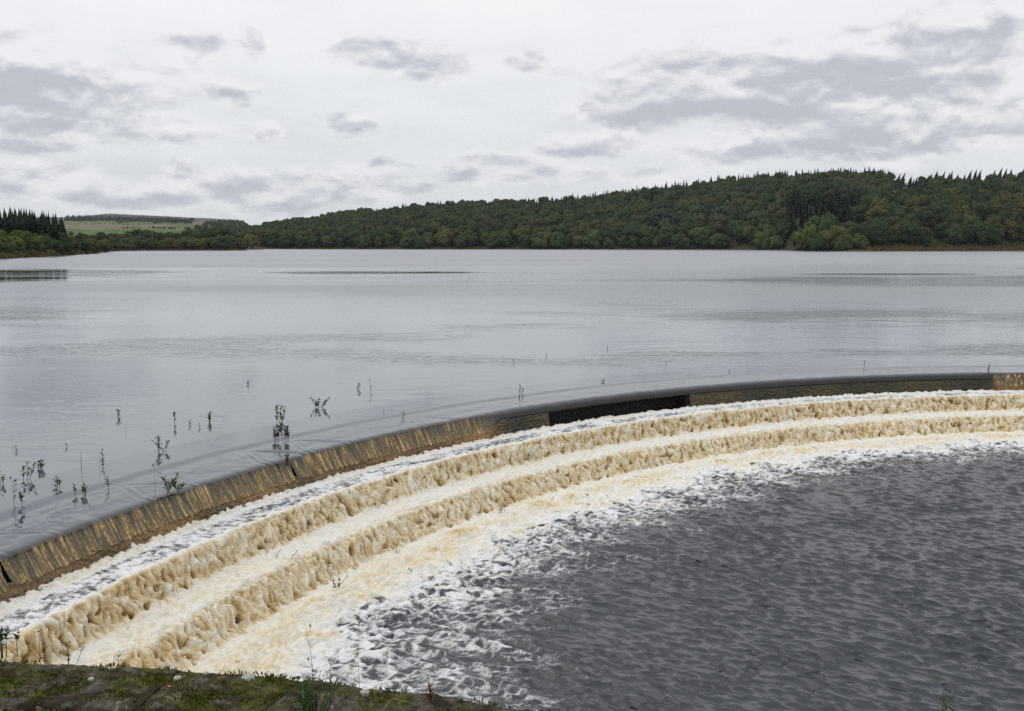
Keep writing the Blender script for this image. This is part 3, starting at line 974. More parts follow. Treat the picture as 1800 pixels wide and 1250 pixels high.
def crown_geo(seed, Wd, Ht, base, nl, nleaf, leaf, pointed=0.0, lobe_res=(5, 8)):
    """crown of lobes: width Wd, from base to Ht; quads only (core triangles as degenerate-free thin quads)."""
    rs = np.random.default_rng(seed)
    Vs, Fs, Ns, off = [], [], [], 0
    H = Ht - base
    for k in range(nl):
        f = (k + 0.5) / nl
        zc = base + H * (0.16 + 0.70 * (f ** 0.8))
        rel = (zc - base) / H
        wmax = Wd * 0.5 * (math.sin(math.pi * min(1, 0.22 + 0.78 * rel)) ** 0.7 * (1 - pointed * rel) + 0.06)
        a = rs.random() * 6.283
        rr = wmax * (0.30 + 0.52 * rs.random())
        c = np.array([math.cos(a) * rr, math.sin(a) * rr, zc])
        lr = Wd * (0.13 + 0.08 * rs.random()) * (1 - 0.45 * pointed * rel)
        # a closed, knobbly lobe under the leaf cards
        nr_, ns_ = lobe_res
        jit = 0.80 + 0.34 * rs.random((nr_ + 1, ns_))
        lv_, ln_ = [], []
        for i in range(nr_ + 1):
            pa = math.pi * (0.04 + 0.92 * i / nr_)
            for j in range(ns_):
                aa = (j + .5 * (i % 2)) / ns_ * 6.283
                dv = np.array([math.sin(pa) * math.cos(aa), math.sin(pa) * math.sin(aa), math.cos(pa)])
                pv_ = c + dv * lr * jit[i, j] * np.array([1.05, 1.05, .86])
                wv = pv_ - np.array([0, 0, base + H * .35])
                wv /= np.linalg.norm(wv) + 1e-9
                nv_ = dv * .75 + wv * .45
                lv_.append(pv_)
                ln_.append(nv_ / np.linalg.norm(nv_))
        lf_ = [(i * ns_ + j, (i + 1) * ns_ + j, (i + 1) * ns_ + (j + 1) % ns_, i * ns_ + (j + 1) % ns_) for i in range(nr_) for j in range(ns_)]
        Vs.append(np.array(lv_))
        Ns.append(np.array(ln_))
        Fs.append(np.array(lf_) + off)
        off += len(lv_)
        n = max(6, nleaf // nl)
        dirs = rs.normal(size=(n, 3))
        dirs[:, 2] = dirs[:, 2] * .8 + .35
        dirs /= np.linalg.norm(dirs, axis=1)[:, None]
        C = c + dirs * lr * (0.72 + 0.42 * rs.random(n))[:, None] * np.array([1, 1, .82])
        V, F = quads_to_mesh(C, dirs, leaf * (0.55 + 0.9 * rs.random(n)), rs)
        whole = C - np.array([0, 0, base + H * .40])
        whole /= np.linalg.norm(whole, axis=1)[:, None] + 1e-9
        nn = dirs * .55 + whole * .65 + rs.normal(size=(n, 3)) * .10
        nn /= np.linalg.norm(nn, axis=1)[:, None]
        Ns.append(np.repeat(nn, 4, 0))
        Vs.append(V)
        Fs.append(F + off)
        off += len(V)
    V = np.concatenate(Vs)
    F = np.concatenate(Fs)
    V[:, 2] = np.maximum(V[:, 2], 0.15)
    return V, F, np.concatenate(Ns)


def core_geo(seed, Wd, Ht, base):
    """a ragged inner mass so a crown is not see-through in its middle: stacked rings."""
    rs = np.random.default_rng(seed + 900)
    nz_, na = 7, 10
    V = []
    for i in range(nz_):
        f = i / (nz_ - 1)
        r = Wd * .5 * .50 * max(0.05, math.sin(math.pi * (0.12 + 0.83 * f)) ** .8)
        for j in range(na):
            a = j / na * 6.283
            rr = r * (0.8 + 0.4 * rs.random())
            V.append((math.cos(a) * rr, math.sin(a) * rr, base + (Ht - base) * (.04 + .86 * f)))
    F = []
    for i in range(nz_ - 1):
        for j in range(na):
            F.append((i * na + j, i * na + (j + 1) % na, (i + 1) * na + (j + 1) % na, (i + 1) * na + j))
    V = np.array(V)
    nn = V - np.array([0, 0, base + (Ht - base) * .35])
    nn /= np.linalg.norm(nn, axis=1)[:, None]
    return V, np.array(F), nn


def conifer_geo(seed, Wd, Ht, base, levels, per, lean=0.0):
    rs = np.random.default_rng(seed)
    Vs = []
    for k in range(levels):
        f = k / (levels - 1)
        z = base + (Ht - base) * (f ** 0.92)
        r = Wd * .5 * (1 - f) ** 0.85 * (0.85 + 0.3 * rs.random()) + 0.12
        n = max(4, int(per * (1 - 0.55 * f)))
        for j in range(n):
            a = (j + rs.random() * .9) / n * 6.283
            L = r * (0.7 + 0.5 * rs.random())
            d = np.array([math.cos(a), math.sin(a), 0])
            p = np.array([-d[1], d[0], 0])
            o = np.array([lean * z * f, 0, z])
            w = max(.10, L * 0.36)
            dr = L * (0.30 + 0.25 * rs.random())
            Vs += [o + d * .05 + (0, 0, .15 * L), o + d * L * .55 + p * w + (0, 0, -dr * .35), o + d * L + (0, 0, -dr), o + d * L * .55 - p * w + (0, 0, -dr * .35)]
    # dense inner cone
    for k in range(5):
        f0, f1 = k / 5, (k + 1) / 5
        for j in range(7):
            a0, a1 = j / 7 * 6.283, (j + 1) / 7 * 6.283
            q4 = []
            for f, a in ((f0, a0), (f0, a1), (f1, a1), (f1, a0)):
                r = Wd * .5 * .62 * (1 - f) ** .85
                z = base + (Ht - base) * f
                q4.append(np.array([math.cos(a) * r + lean * z * f, math.sin(a) * r, z]))
            Vs += q4
    # pointed leader
    o = np.array([lean * Ht, 0, Ht])
    for a in (0, 1.05, 2.1):
        p = np.array([math.cos(a), math.sin(a), 0]) * .13
        Vs += [o + (0, 0, .7), o + p + (0, 0, -.6), o + (0, 0, -1.1), o - p + (0, 0, -.6)]
    V = np.array(Vs)
    nn = V * np.array([1, 1, 0]) - np.outer(lean * V[:, 2] ** 2 / Ht, [1, 0, 0])
    nn /= np.linalg.norm(nn, axis=1)[:, None] + 1e-6
    nn = nn * .8 + rs.normal(size=V.shape) * .25 + np.array([0, 0, .55])
    nn /= np.linalg.norm(nn, axis=1)[:, None]
    return V, np.arange(len(V)).reshape(-1, 4), nn


def trunk_geo(r0, r1, h, lean=0.0, n=6):
    V, F = [], []
    for i in range(4):
        f = i / 3
        r = r0 + (r1 - r0) * f
        for j in range(n):
            a = j / n * 6.283
            V.append((math.cos(a) * r + lean * h * f * f, math.sin(a) * r, h * f))
    for i in range(3):
        for j in range(n):
            F.append((i * n + j, i * n + (j + 1) % n, (i + 1) * n + (j + 1) % n, (i + 1) * n + j))
    return np.array(V), np.array(F)


def crown_full(seed, Wd, Ht, base, nl, nleaf, leaf, pointed=0.0, lobe_res=(5, 8)):
    V, F, n1 = crown_geo(seed, Wd, Ht, base, nl, nleaf, leaf, pointed, lobe_res)
    V2, F2, n2 = core_geo(seed, Wd * (1 - .3 * pointed), Ht, base)
    return np.r_[V, V2], np.r_[F, F2 + len(V)], np.r_[n1, n2]


PROTO = {}


def proto(kind, k, geo, tgeo, mat):
    V, F, nn = geo
    c = mesh_np(kind + '_crown', V, F, True, {'tint': np.zeros(len(V))}, nn)
    c.materials.append(mat)
    V, F = tgeo
    t = mesh_np(kind + '_trunk', V, F, True)
    t.materials.append(M_BARK)
    PROTO.setdefault(kind, []).append((c, t))


for k in range(7):
    proto('broad', k, crown_full(100 + k, 10.5 + k % 3 * 2.0, 12.0 + k % 2, 0.8, 24, 800, 0.45), trunk_geo(.32, .16, 6.5), M_FOL)
for k in range(4):
    proto('scrub', k, crown_full(200 + k, 9.5, 6.5, 0.05, 24, 700, 0.32, 0.2), trunk_geo(.14, .07, 3), M_FOL)
for k in range(3):
    proto('birch', k, crown_full(230 + k, 4.2, 8.5, 0.6, 16, 420, 0.28, 0.55), trunk_geo(.13, .05, 5), M_FOL)
for k in range(5):
    proto('conifer', k, conifer_geo(300 + k, 6.6, 14.0, 0.8, 18, 12, 0.015 * k), trunk_geo(.22, .06, 11.5, 0), M_CON)
for k in range(3):
    proto('windblown', k, conifer_geo(330 + k, 7.6, 14.0, 2.0, 13, 10, 0.13 + .03 * k), trunk_geo(.25, .07, 11, 0.10), M_CON)


def plant_tree(kind, name, x, y, z, sc, label, cat, group, colr=(1, 1, 1), rz=None, sxy=None):
    c, t = random.choice(PROTO[kind])
    o = empty(name, (x, y, z - 0.15), rz if rz is not None else random.random() * 6.28, (sc * (sxy or 1), sc * (sxy or 1), sc))
    tag(o, label, cat, group)
    co = link('crown', c, None, o)
    co.color = tuple(colr) + (1.0,)
    link('trunk', t, None, o)
    return o


# --- the wooded hill: sample the slope, nearest trees are things, the rest one wood
hill = []
ysp = 8.4
for Yb in np.arange(530, 1080, ysp):
    x0, x1 = -.275 * Yb, .62 * Yb
    for Xb_ in np.arange(x0, x1, 9.2):
        X = Xb_ + random.uniform(-4, 4)
        Y = Yb + random.uniform(-3.6, 3.6)
        u = X / Y
        ys = float(shore_Y(u))
        Yr, zr = ridge(u)
        t = (Y - ys) / (float(Yr) - ys)
        wet = 11 if u > .37 else 4
        if Y - ys < wet or t > 1.04 or u < -.262 or u > .56:
            continue
        hill.append((Y - ys, t, X, Y, u))
def spot(u, t):
    lat = ('far left end', 'left part', 'middle', 'right of middle', 'part above the thicket', 'right end')[int(np.searchsorted([-.15, -.02, .12, .26, .36], u))]
    return ('low on the slope', 'halfway up the slope', 'high on the slope')[0 if t < .33 else 1 if t < .66 else 2] + ', ' + lat + ' of hill'


hx = np.array([h[2] for h in hill])
hy = np.array([h[3] for h in hill])
hz = ground_z(hx, hy)
broad_list, con_list = [], []
for (d, t, X, Y, u), z in zip(hill, hz):
    px = CX + u * FPX
    n = float(perlin(X / 60., Y / 60., 120))
    con = (t > 0.86 and u > -.14) or (t > .55 and n > .42) or (1375 < px < 1520 and 25 < d < 130 and n > -.55) or (px > 1560 and t > .6 and n > -.1)
    (con_list if con else broad_list).append((d, t, X, Y, u, z, n))
# what shows largest: trees in the front rows and on the skyline
def seen_rank(r):
    d, t, X, Y, u, z, n = r
    return Y * (0.75 if d < 30 else 1.0) * (0.9 if t > .93 else 1.0)
broad_list.sort(key=seen_rank)
con_list.sort(key=seen_rank)
TINTS = {'edge': [(1.2, 1.28, .95), (1.5, 1.45, 1.0), (1.05, 1.12, .95)], 'mid': [(1.05, 1.05, 1.0), (.78, .86, .88), (.95, 1.02, .9), (1.25, 1.22, .95)], 'warm': [(1.15, 1.02, .86), (1.1, 1.06, .9)]}
rest_b, rest_c = [], []
nb_ = nc_ = 0
for r in broad_list:
    d, t, X, Y, u, z, n = r
    sc = random.uniform(.78, 1.15) * (0.72 if d < 12 else 1.0)
    if nb_ < 285:
        if d < 16:
            cl, lab, g = 'edge', 'pale broadleaf tree at the water edge, ' + spot(u, t).split(', ')[1], 'broadleaf trees at the foot of the wooded hill'
        elif t > .8:
            cl, lab, g = 'mid', 'dark broadleaf tree on the skyline, ' + spot(u, t).split(', ')[1], 'broadleaf trees on the hill skyline'
        elif n > .22:
            cl, lab, g = 'warm', 'russet tinged broadleaf tree ' + spot(u, t), 'russet broadleaf trees on the hillside'
        else:
            cl, lab, g = 'mid', 'dark green broadleaf tree ' + spot(u, t), 'dark broadleaf trees on the hillside'
        plant_tree('broad', 'broadleaf_tree', X, Y, z, sc, lab, 'tree', g, random.choice(TINTS[cl]))
        nb_ += 1
    else:
        rest_b.append((X, Y, z, sc))
for r in con_list:
    d, t, X, Y, u, z, n = r
    sc = random.uniform(.72, 1.0) * (.92 if u < .36 and t > .8 else .92 if t > .8 else 1.0)
    if nc_ < 200:
        right = u > .375
        if t > .8 and right:
            lab, g = 'windblown dark conifer leaning on the skyline at the right end of the hill', 'windblown conifers on the right skyline'
        elif t > .8:
            lab, g = 'small dark conifer in the skyline row, ' + spot(u, t).split(', ')[1], 'conifers along the hill skyline'
        else:
            lab, g = 'dark conifer among broadleaf trees ' + spot(u, t), 'conifers on the hill slope'
        plant_tree('windblown' if right and t > .7 else 'conifer', 'conifer_tree', X, Y, z, sc * (random.uniform(.85, 1.15) if right and t > .9 else 1), lab, 'tree', g, (1, 1, 1),
                   random.uniform(-.5, .5) if right else None)
        nc_ += 1
    else:
        rest_c.append((X, Y, z, sc))


def joined(name, items, geos, mat, label=None, tints=(0, 1)):
    Vs, Fs, Ts, Ns, off = [], [], [], [], 0
    for (X, Y, z, sc) in items:
        V, F, nn = random.choice(geos)
        a = random.random() * 6.283
        c_, s_ = math.cos(a), math.sin(a)
        W_ = V * sc
        Vs.append(np.stack([W_[:, 0] * c_ - W_[:, 1] * s_ + X, W_[:, 0] * s_ + W_[:, 1] * c_ + Y, W_[:, 2] + z], -1))
        Ns.append(np.stack([nn[:, 0] * c_ - nn[:, 1] * s_, nn[:, 0] * s_ + nn[:, 1] * c_, nn[:, 2]], -1))
        Fs.append(F + off)
        Ts.append(np.full(len(V), random.uniform(*tints)))
        off += len(V)
    o = link(name, mesh_np(name, np.concatenate(Vs), np.concatenate(Fs), True, {'tint': np.concatenate(Ts)}, np.concatenate(Ns)), mat)
    return tag(o, kind='stuff')


low_b = [crown_full(400 + k, 11.5 + k % 2 * 1.5, 12.0 + k % 3 * .7, 0.8, 12, 84, 0.62, 0.0, (3, 6)) for k in range(5)]
low_c = [conifer_geo(430 + k, 6.4, 14.0, 0.8, 12, 9, .03 * k) for k in range(4)]
joined('far_woodland', rest_b, low_b, M_FOL)
if rest_c:
    joined('far_conifers', rest_c, low_c, M_CON)
print('TREES', nb_, nc_, len(rest_b), len(rest_c))


def at_px(px, Y):
    X = (px - CX) / FPX * Y * 1.0
    return X, Y, float(ground_z(np.array([X]), np.array([Y]))[0])


# --- willow thicket on the shore below the hill, right of centre
for px, Yo, hpx, wf in ((1398, 12, 32, 1.0), (1418, 8, 52, 1.0), (1440, 10, 66, 1.0), (1462, 8, 50, 1.2), (1486, 7, 34, 1.2), (1508, 9, 30, 1.1), (1432, 3, 34, 1.1), (1470, 3, 26, 1.2), (1410, 3, 22, 1.1),
                        (1340, 4, 34, 1.0), (1362, 6, 26, 1.1), (955, 5, 34, 1.1), (978, 5, 32, 1.0), (1040, 6, 36, 1.0), (636, 5, 24, 1.0), (740, 4, 22, 1.1), (1195, 5, 30, 1.2)):
    u = (px - CX) / FPX
    Y = float(shore_Y(u)) + Yo
    X, Y, z = at_px(px, Y)
    H = hpx / FPX * Y * .9
    on_r = px > 1390
    plant_tree('scrub', 'willow_bush', X, Y, max(z, .1), H / 6.5, 'bright olive willow bush in the lakeside thicket, ' + {1398: 'leftmost at the back', 1418: 'tall one left of the peak', 1440: 'tallest at the peak', 1462: 'just right of the peak', 1486: 'lower on the right', 1508: 'rightmost', 1432: 'in front of the peak', 1470: 'front row right', 1410: 'lowest in front at the left'}[px] if on_r
               else 'pale willow bush by the water, ' + {1340: 'well left of the big thicket', 1362: 'just left of the big thicket', 955: 'left of a close pair below mid hill', 978: 'right of a close pair below mid hill', 1040: 'right of the close pair below mid hill', 636: 'farthest left under the hill', 740: 'second from the left under the hill', 1195: 'alone between the pair and the thicket'}[px], 'bush',
               'willow bushes of the lakeside thicket' if on_r else 'pale willow bushes along the hill foot', (1.5, 1.5, 1.0) if on_r else (1.3, 1.38, 1.0), None, wf * .8)

# --- left bank: conifer stand, birches and scrub before it
for i in range(132):
    px = -90 + (i % 44) * 4.95 + random.uniform(-4, 4)
    row = i // 44
    Y = 338 + row * 16 + random.uniform(-5, 5)
    if px > 108 + row * 6:
        continue
    X, Y, z = at_px(px, Y)
    top = np.interp(px, [-90, 0, 40, 80, 105, 135], [358, 364, 366, 371, 375, 386]) + random.uniform(-4, 7)
    H = z_at(top, Y) - z
    plant_tree('conifer', 'conifer_tree', X, Y, z, H / 14.5, ('tall dark conifer in the front row', 'tall dark conifer in the middle row', 'tall dark conifer in the back row')[row] + (' at the outer left' if px < 20 else ' halfway along' if px < 75 else ' at the right end') + ' of the left bank stand', 'tree', 'conifers of the stand on the left bank', (.9, .95, .95), None, .95)
for i in range(46):
    px = -70 + i * 4.6 + random.uniform(-5, 5)
    u = (px - CX) / FPX
    Y = float(shore_Y(u)) + 16 + random.uniform(0, 20)
    X, Y, z = at_px(px, Y)
    top = np.interp(px, [-70, 0, 60, 110, 140], [398, 404, 404, 396, 420]) + random.uniform(-2, 18)
    H = max(1.5, z_at(top, Y) - z)
    k = 'birch' if i % 3 else 'scrub'
    side = 'at the left picture border' if px < 35 else 'in its middle' if px < 85 else 'at its right end'
    plant_tree(k, 'birch_tree' if k == 'birch' else 'shore_bush', X, Y, z, H / (8.8 if k == 'birch' else 6.7),
               'slender yellow green birch before the conifer stand ' + side if k == 'birch' else 'round olive bush before the conifer stand ' + side,
               'tree' if k == 'birch' else 'bush', 'birches before the left conifer stand' if k == 'birch' else 'bushes before the left conifer stand',
               random.choice([(1.7, 1.6, .95), (1.35, 1.4, 1.0), (1.9, 1.65, .8)]), None, 1.15)
# --- the low wooded point left of the inlet
for i in range(52):
    px = 138 + i * 5.9 + random.uniform(-5, 5)
    if px > 430:
        break
    u = (px - CX) / FPX
    Y = float(shore_Y(u)) + 5 + random.uniform(0, 14)
    X, Y, z = at_px(px, Y)
    H = random.uniform(11, 22) / FPX * Y
    plant_tree('scrub', 'shore_bush', X, Y, max(z, .1), H / 6.6, 'low olive bush fringing the water ' + ('where the grassy bank ends' if px < 200 else 'below the pale fields' if px < 270 else 'in the middle of the wooded point' if px < 340 else 'near the inlet end of the wooded point'), 'bush', 'bushes fringing the wooded point',
               random.choice([(1.2, 1.25, .95), (.95, 1.0, .9), (1.35, 1.2, .8)]), None, 1.3)
for px, top in ((150, 408), (166, 413), (183, 409), (200, 412), (216, 413), (232, 408), (250, 404), (266, 405), (282, 410), (300, 416), (318, 410), (334, 406), (350, 408), (366, 402), (384, 401), (400, 403),
                (414, 409), (422, 418), (240, 412), (376, 408), (340, 414), (392, 412), (157, 418), (207, 419), (290, 419), (405, 416)):
    u = (px - CX) / FPX
    Y = float(shore_Y(u)) + random.uniform(26, 70)
    X, Y, z = at_px(px, Y)
    H = z_at(top, Y) - z
    plant_tree('broad', 'broadleaf_tree', X, Y, z, H / 12.2, 'round dark broadleaf tree ' + ('beside the conifer stand' if px < 190 else 'below the pale fields' if px < 275 else 'in the middle of the wooded point' if px < 345 else 'in the tall clump by the inlet'), 'tree', 'broadleaf trees on the wooded point',
               random.choice([(.8, .85, .8), (.9, .95, .85), (1.1, 1.05, .85)]), None, random.uniform(.85, 1.1))
for px, top, wf in ((408, 424, 1.3), (424, 423, 1.3), (432, 430, 1.2)):
    X, Y, z = at_px(px, float(shore_Y((px - CX) / FPX)) + 6)
    plant_tree('scrub', 'shore_bush', X, Y, max(z, .1), (z_at(top, Y) - z) / 6.6, 'rounded dark bush at the tip of the wooded point beside the inlet', 'bush', 'bushes at the tip of the wooded point', (.95, 1.0, .85), None, wf)

# --- far dale: woods, hedges and a farm
items = []
for i in range(420):                      # plantation along the foot of the moor
    px = random.uniform(120, 305)
    Y = random.uniform(2480, 2760)
    X, Y, z = at_px(px, Y)
    items.append((X, Y, z, random.uniform(.7, 1.05) * np.interp(px, [120, 240, 305], [1.1, 1.0, .5])))
joined('far_plantation', items, low_c, M_CON)
items = []
for (x0, x1, Y0, Y1, n, s) in ((275, 345, 2080, 2300, 60, .8), (365, 475, 1900, 2250, 90, .62), (150, 345, 1990, 2000, 40, .22), (220, 345, 1540, 1548, 45, .26), (345, 440, 1500, 1560, 40, .6),
                               (335, 445, 1120, 1300, 45, .62), (120, 340, 1000, 1100, 45, .5), (362, 440, 1650, 1850, 50, .6), (210, 290, 2230, 2300, 30, .6), (120, 440, 740, 860, 60, .62)):
    for i in range(n):
        px = random.uniform(x0, x1)
        X, Y, z = at_px(px, random.uniform(Y0, Y1))
        items.append((X, Y, z, s * random.uniform(.7, 1.15)))
joined('dale_trees', items, low_b, M_FOL)

fx, fy, fz = at_px(351, 1980)
fz = z_at(396.5, fy)
farm = empty('farmhouse', (fx, fy, fz), R_(18))
tag(farm, 'tiny pale farmhouse with slate roof among trees below the moor', 'house')


def box_mesh(name, x0, x1, y0, y1, z0, z1):
    V = [(x, y, z) for z in (z0, z1) for y in (y0, y1) for x in (x0, x1)]
    F = [(0, 2, 3, 1), (4, 5, 7, 6), (0, 1, 5, 4), (2, 6, 7, 3), (0, 4, 6, 2), (1, 3, 7, 5)]
    return mesh_np(name, V, F)


link('wall', box_mesh('wall', -8, 8, -4, 4, -4, 5.2), M_HWALL, farm)
Vr = [(-8.5, -4.5, 5.0), (8.5, -4.5, 5.0), (8.5, 4.5, 5.0), (-8.5, 4.5, 5.0), (-8.5, 0, 8.6), (8.5, 0, 8.6)]
me = bpy.data.meshes.new('roof')
me.from_pydata(Vr, [], [(0, 1, 5, 4), (2, 3, 4, 5), (0, 4, 3), (1, 2, 5), (0, 3, 2, 1)])
rf = link('roof', me, M_HROOF, farm)
for cx_ in (-7.2, 7.2):
    link('chimney', box_mesh('chimney', cx_ - .5, cx_ + .5, -.5, .5, 8.0, 9.8), M_HWALL, rf)
for wx in (-5, -1.8, 1.8, 5):
    for wz in (1.2, 3.5):
        link('window', box_mesh('window', wx - .5, wx + .5, -4.04, -3.9, wz, wz + 1.1), M_HGLASS, farm)
barn = empty('barn', (fx + 17, fy + 6, fz - 0.5), R_(-10))
tag(barn, 'low stone barn beside the pale farmhouse below the moor', 'barn')
link('wall', box_mesh('wall', -6, 6, -3.5, 3.5, -4, 3.6), M_HWALL, barn)
Vr = [(-6.4, -3.9, 3.5), (6.4, -3.9, 3.5), (6.4, 3.9, 3.5), (-6.4, 3.9, 3.5), (-6.4, 0, 6.0), (6.4, 0, 6.0)]
me = bpy.data.meshes.new('roof')
me.from_pydata(Vr, [], [(0, 1, 5, 4), (2, 3, 4, 5), (0, 4, 3), (1, 2, 5), (0, 3, 2, 1)])
link('roof', me, M_HROOF, barn)

# --- rough grass and rushes along the left bank and the right shore
Vs, n_ = [], 0
rsg = np.random.default_rng(77)
for (u0, u1, wd_, n, hmax) in ((-.56, -.405, 14, 5200, .8), (.36, .56, 22, 4200, 1.5), (-.405, -.27, 4, 1200, .9)):
    u = rsg.uniform(u0, u1, n)
    Y = shore_Y(u) + rsg.random(n) ** 1.2 * wd_ - .3
    X = u * Y
    z = np.maximum(ground_z(X, Y), -.15)
    hgt = hmax * (.5 + rsg.random(n) * .7)
    a = rsg.random(n) * 6.283
    w = .35 + .3 * rsg.random(n)
    dxy = np.stack([np.cos(a) * w, np.sin(a) * w], -1)
    lean = rsg.normal(size=(n, 2)) * .25
    b = np.stack([X, Y, z - .1], -1)
    p0, p1 = b.copy(), b.copy()
    p0[:, :2] -= dxy
    p1[:, :2] += dxy
    p2, p3 = p1.copy(), p0.copy()
    p2[:, :2] += lean - dxy * .6
    p3[:, :2] += lean + dxy * .6
    p2[:, 2] += hgt
    p3[:, 2] += hgt * .85
    Vs.append(np.stack([p0, p1, p2, p3], 1).reshape(-1, 3))
V = np.concatenate(Vs)
M_RUSH, N = material('rough_grass')
finish(N, principled(N, N.ramp(N.noise(pos(N), .35, 4, .6), [(0.3, (0.05, 0.055, 0.02)), (0.5, (0.11, 0.10, 0.035)), (0.7, (0.20, 0.155, 0.07))]), .9, .1))
tag(link('shore_grass', mesh_np('shore_grass', V, np.arange(len(V)).reshape(-1, 4)), M_RUSH), kind='stuff')

# ------------------------------------------------------------------ plants standing in the water
def tube(pts, r0, r1, n=5):
    pts = [Vector(p) for p in pts]
    V, F = [], []
    m = len(pts)
    for i, p in enumerate(pts):
        t = (pts[min(i + 1, m - 1)] - pts[max(i - 1, 0)]).normalized()
        a = t.cross(Vector((0.31, 0.77, 0.2))).normalized()
        b = t.cross(a)
        r = r0 + (r1 - r0) * i / (m - 1)
        for j in range(n):
            an = j / n * 6.283
            V.append(tuple(p + (a * math.cos(an) + b * math.sin(an)) * r))
    for i in range(m - 1):
        for j in range(n):
            F.append((i * n + j, i * n + (j + 1) % n, (i + 1) * n + (j + 1) % n, (i + 1) * n + j))
    return V, F


class Geo:
    def __init__(self):
        self.V, self.F = [], []

    def add(self, V, F):
        o = len(self.V)
        self.V += [tuple(v) for v in V]
        self.F += [tuple(i + o for i in f) for f in F]

    def build(self, name, mat, parent):
        return link(name, mesh_np(name, np.array(self.V), np.array(self.F), False), mat, parent)


def leaf_quad(p, d, up, L, w):
    d = Vector(d).normalized()
    s = d.cross(Vector(up)).normalized()
    n = s.cross(d)
    p = Vector(p)
    return [p, p + d * L * .5 + s * w + n * L * .07, p + d * L, p + d * L * .5 - s * w + n * L * .07], [(0, 1, 2, 3)]


def stem_path(x, y, L, lean, az, curve, n=6):
    pts = []
    px, py, pz = x, y, 0.0
    for i in range(n):
        f = i / (n - 1)
        l = lean + curve * f
        pts.append((px, py, pz))
        st = L / (n - 1)
        px += math.sin(l) * math.cos(az) * st
        py += math.sin(l) * math.sin(az) * st
        pz += math.cos(l) * st
    return pts


def sprig(name, px, py, hpx, label, cat='plant', group='drowned saplings in the reservoir', stems=1, leaves=8, spread=0.35, plane=0.0, leaf=0.055, lean=0.0, az=0.0, thick=1.0, mats=None, roots=0.12, base=None):
    rs = random.Random(int(px * 31 + py * 7))
    b = on_plane(px, py, plane) if base is None else np.array(base)
    hm = hpx / FPX * math.hypot(b[0], b[1])
    root = empty(name, tuple(b))
    tag(root, label, cat, group)
    ms, ml = mats or (M_TWIG, M_LEAF)
    g, lv = Geo(), Geo()
    for k in range(stems):
        L = hm * (1.0 if k == 0 else rs.uniform(.45, .95))
        ln = lean + rs.uniform(-1, 1) * spread * (0.45 if k == 0 else 1.35)
        a = az if (k == 0 and lean) else rs.uniform(0, 6.28)
        ox = 0 if k == 0 else rs.uniform(-1, 1) * spread * hm * .7
        pts = stem_path(ox, rs.uniform(-.02, .02), L / max(.4, math.cos(ln)), ln, a, rs.uniform(-.3, .3))
        pts = [(pts[0][0], pts[0][1], -roots)] + pts
        r = 0.0055 * thick * max(1.0, math.hypot(b[0], b[1]) / 17)
        g.add(*tube(pts, r, r * .45))
        # side shoots
        if hpx > 14 and leaves:
            for q_ in range(2 if hpx < 28 else 3):
                i0 = rs.randint(2, len(pts) - 2)
                p = pts[i0]
                aa = rs.uniform(0, 6.28)
                l2 = L * rs.uniform(.18, .36)
                sp = [(p[0] + math.cos(aa) * l2 * f * .6, p[1] + math.sin(aa) * l2 * f * .6, p[2] + l2 * f * .8) for f in (0, .5, 1)]
                g.add(*tube(sp, r * .55, r * .3, 4))
                for m in range(max(1, leaves // 4)):
                    f = rs.uniform(.3, 1)
                    an = rs.uniform(0, 6.28)
                    p2 = [sp[0][i] + (sp[2][i] - sp[0][i]) * f for i in range(3)]
                    lv.add(*leaf_quad(p2, (math.cos(an), math.sin(an), rs.uniform(.2, 1.1)), (0, 0.3, 1), leaf * rs.uniform(.6, 1.2), leaf * rs.uniform(.16, .27)))
        for m in range(int(leaves * 1.6)):
            f = rs.uniform(.25, 1.0)
            i = min(int(f * (len(pts) - 1)), len(pts) - 2)
            ff = f * (len(pts) - 1) - i
            p = [pts[i][j] + (pts[i + 1][j] - pts[i][j]) * ff for j in range(3)]
            an = rs.uniform(0, 6.28)
            lv.add(*leaf_quad(p, (math.cos(an), math.sin(an), rs.uniform(.1, 1.2)), (0, 0.3, 1), leaf * rs.uniform(.7, 1.4), leaf * rs.uniform(.2, .34)))
    g.build('stem', ms, root)
    if lv.V:
        lv.build('foliage', ml, root)
    return root


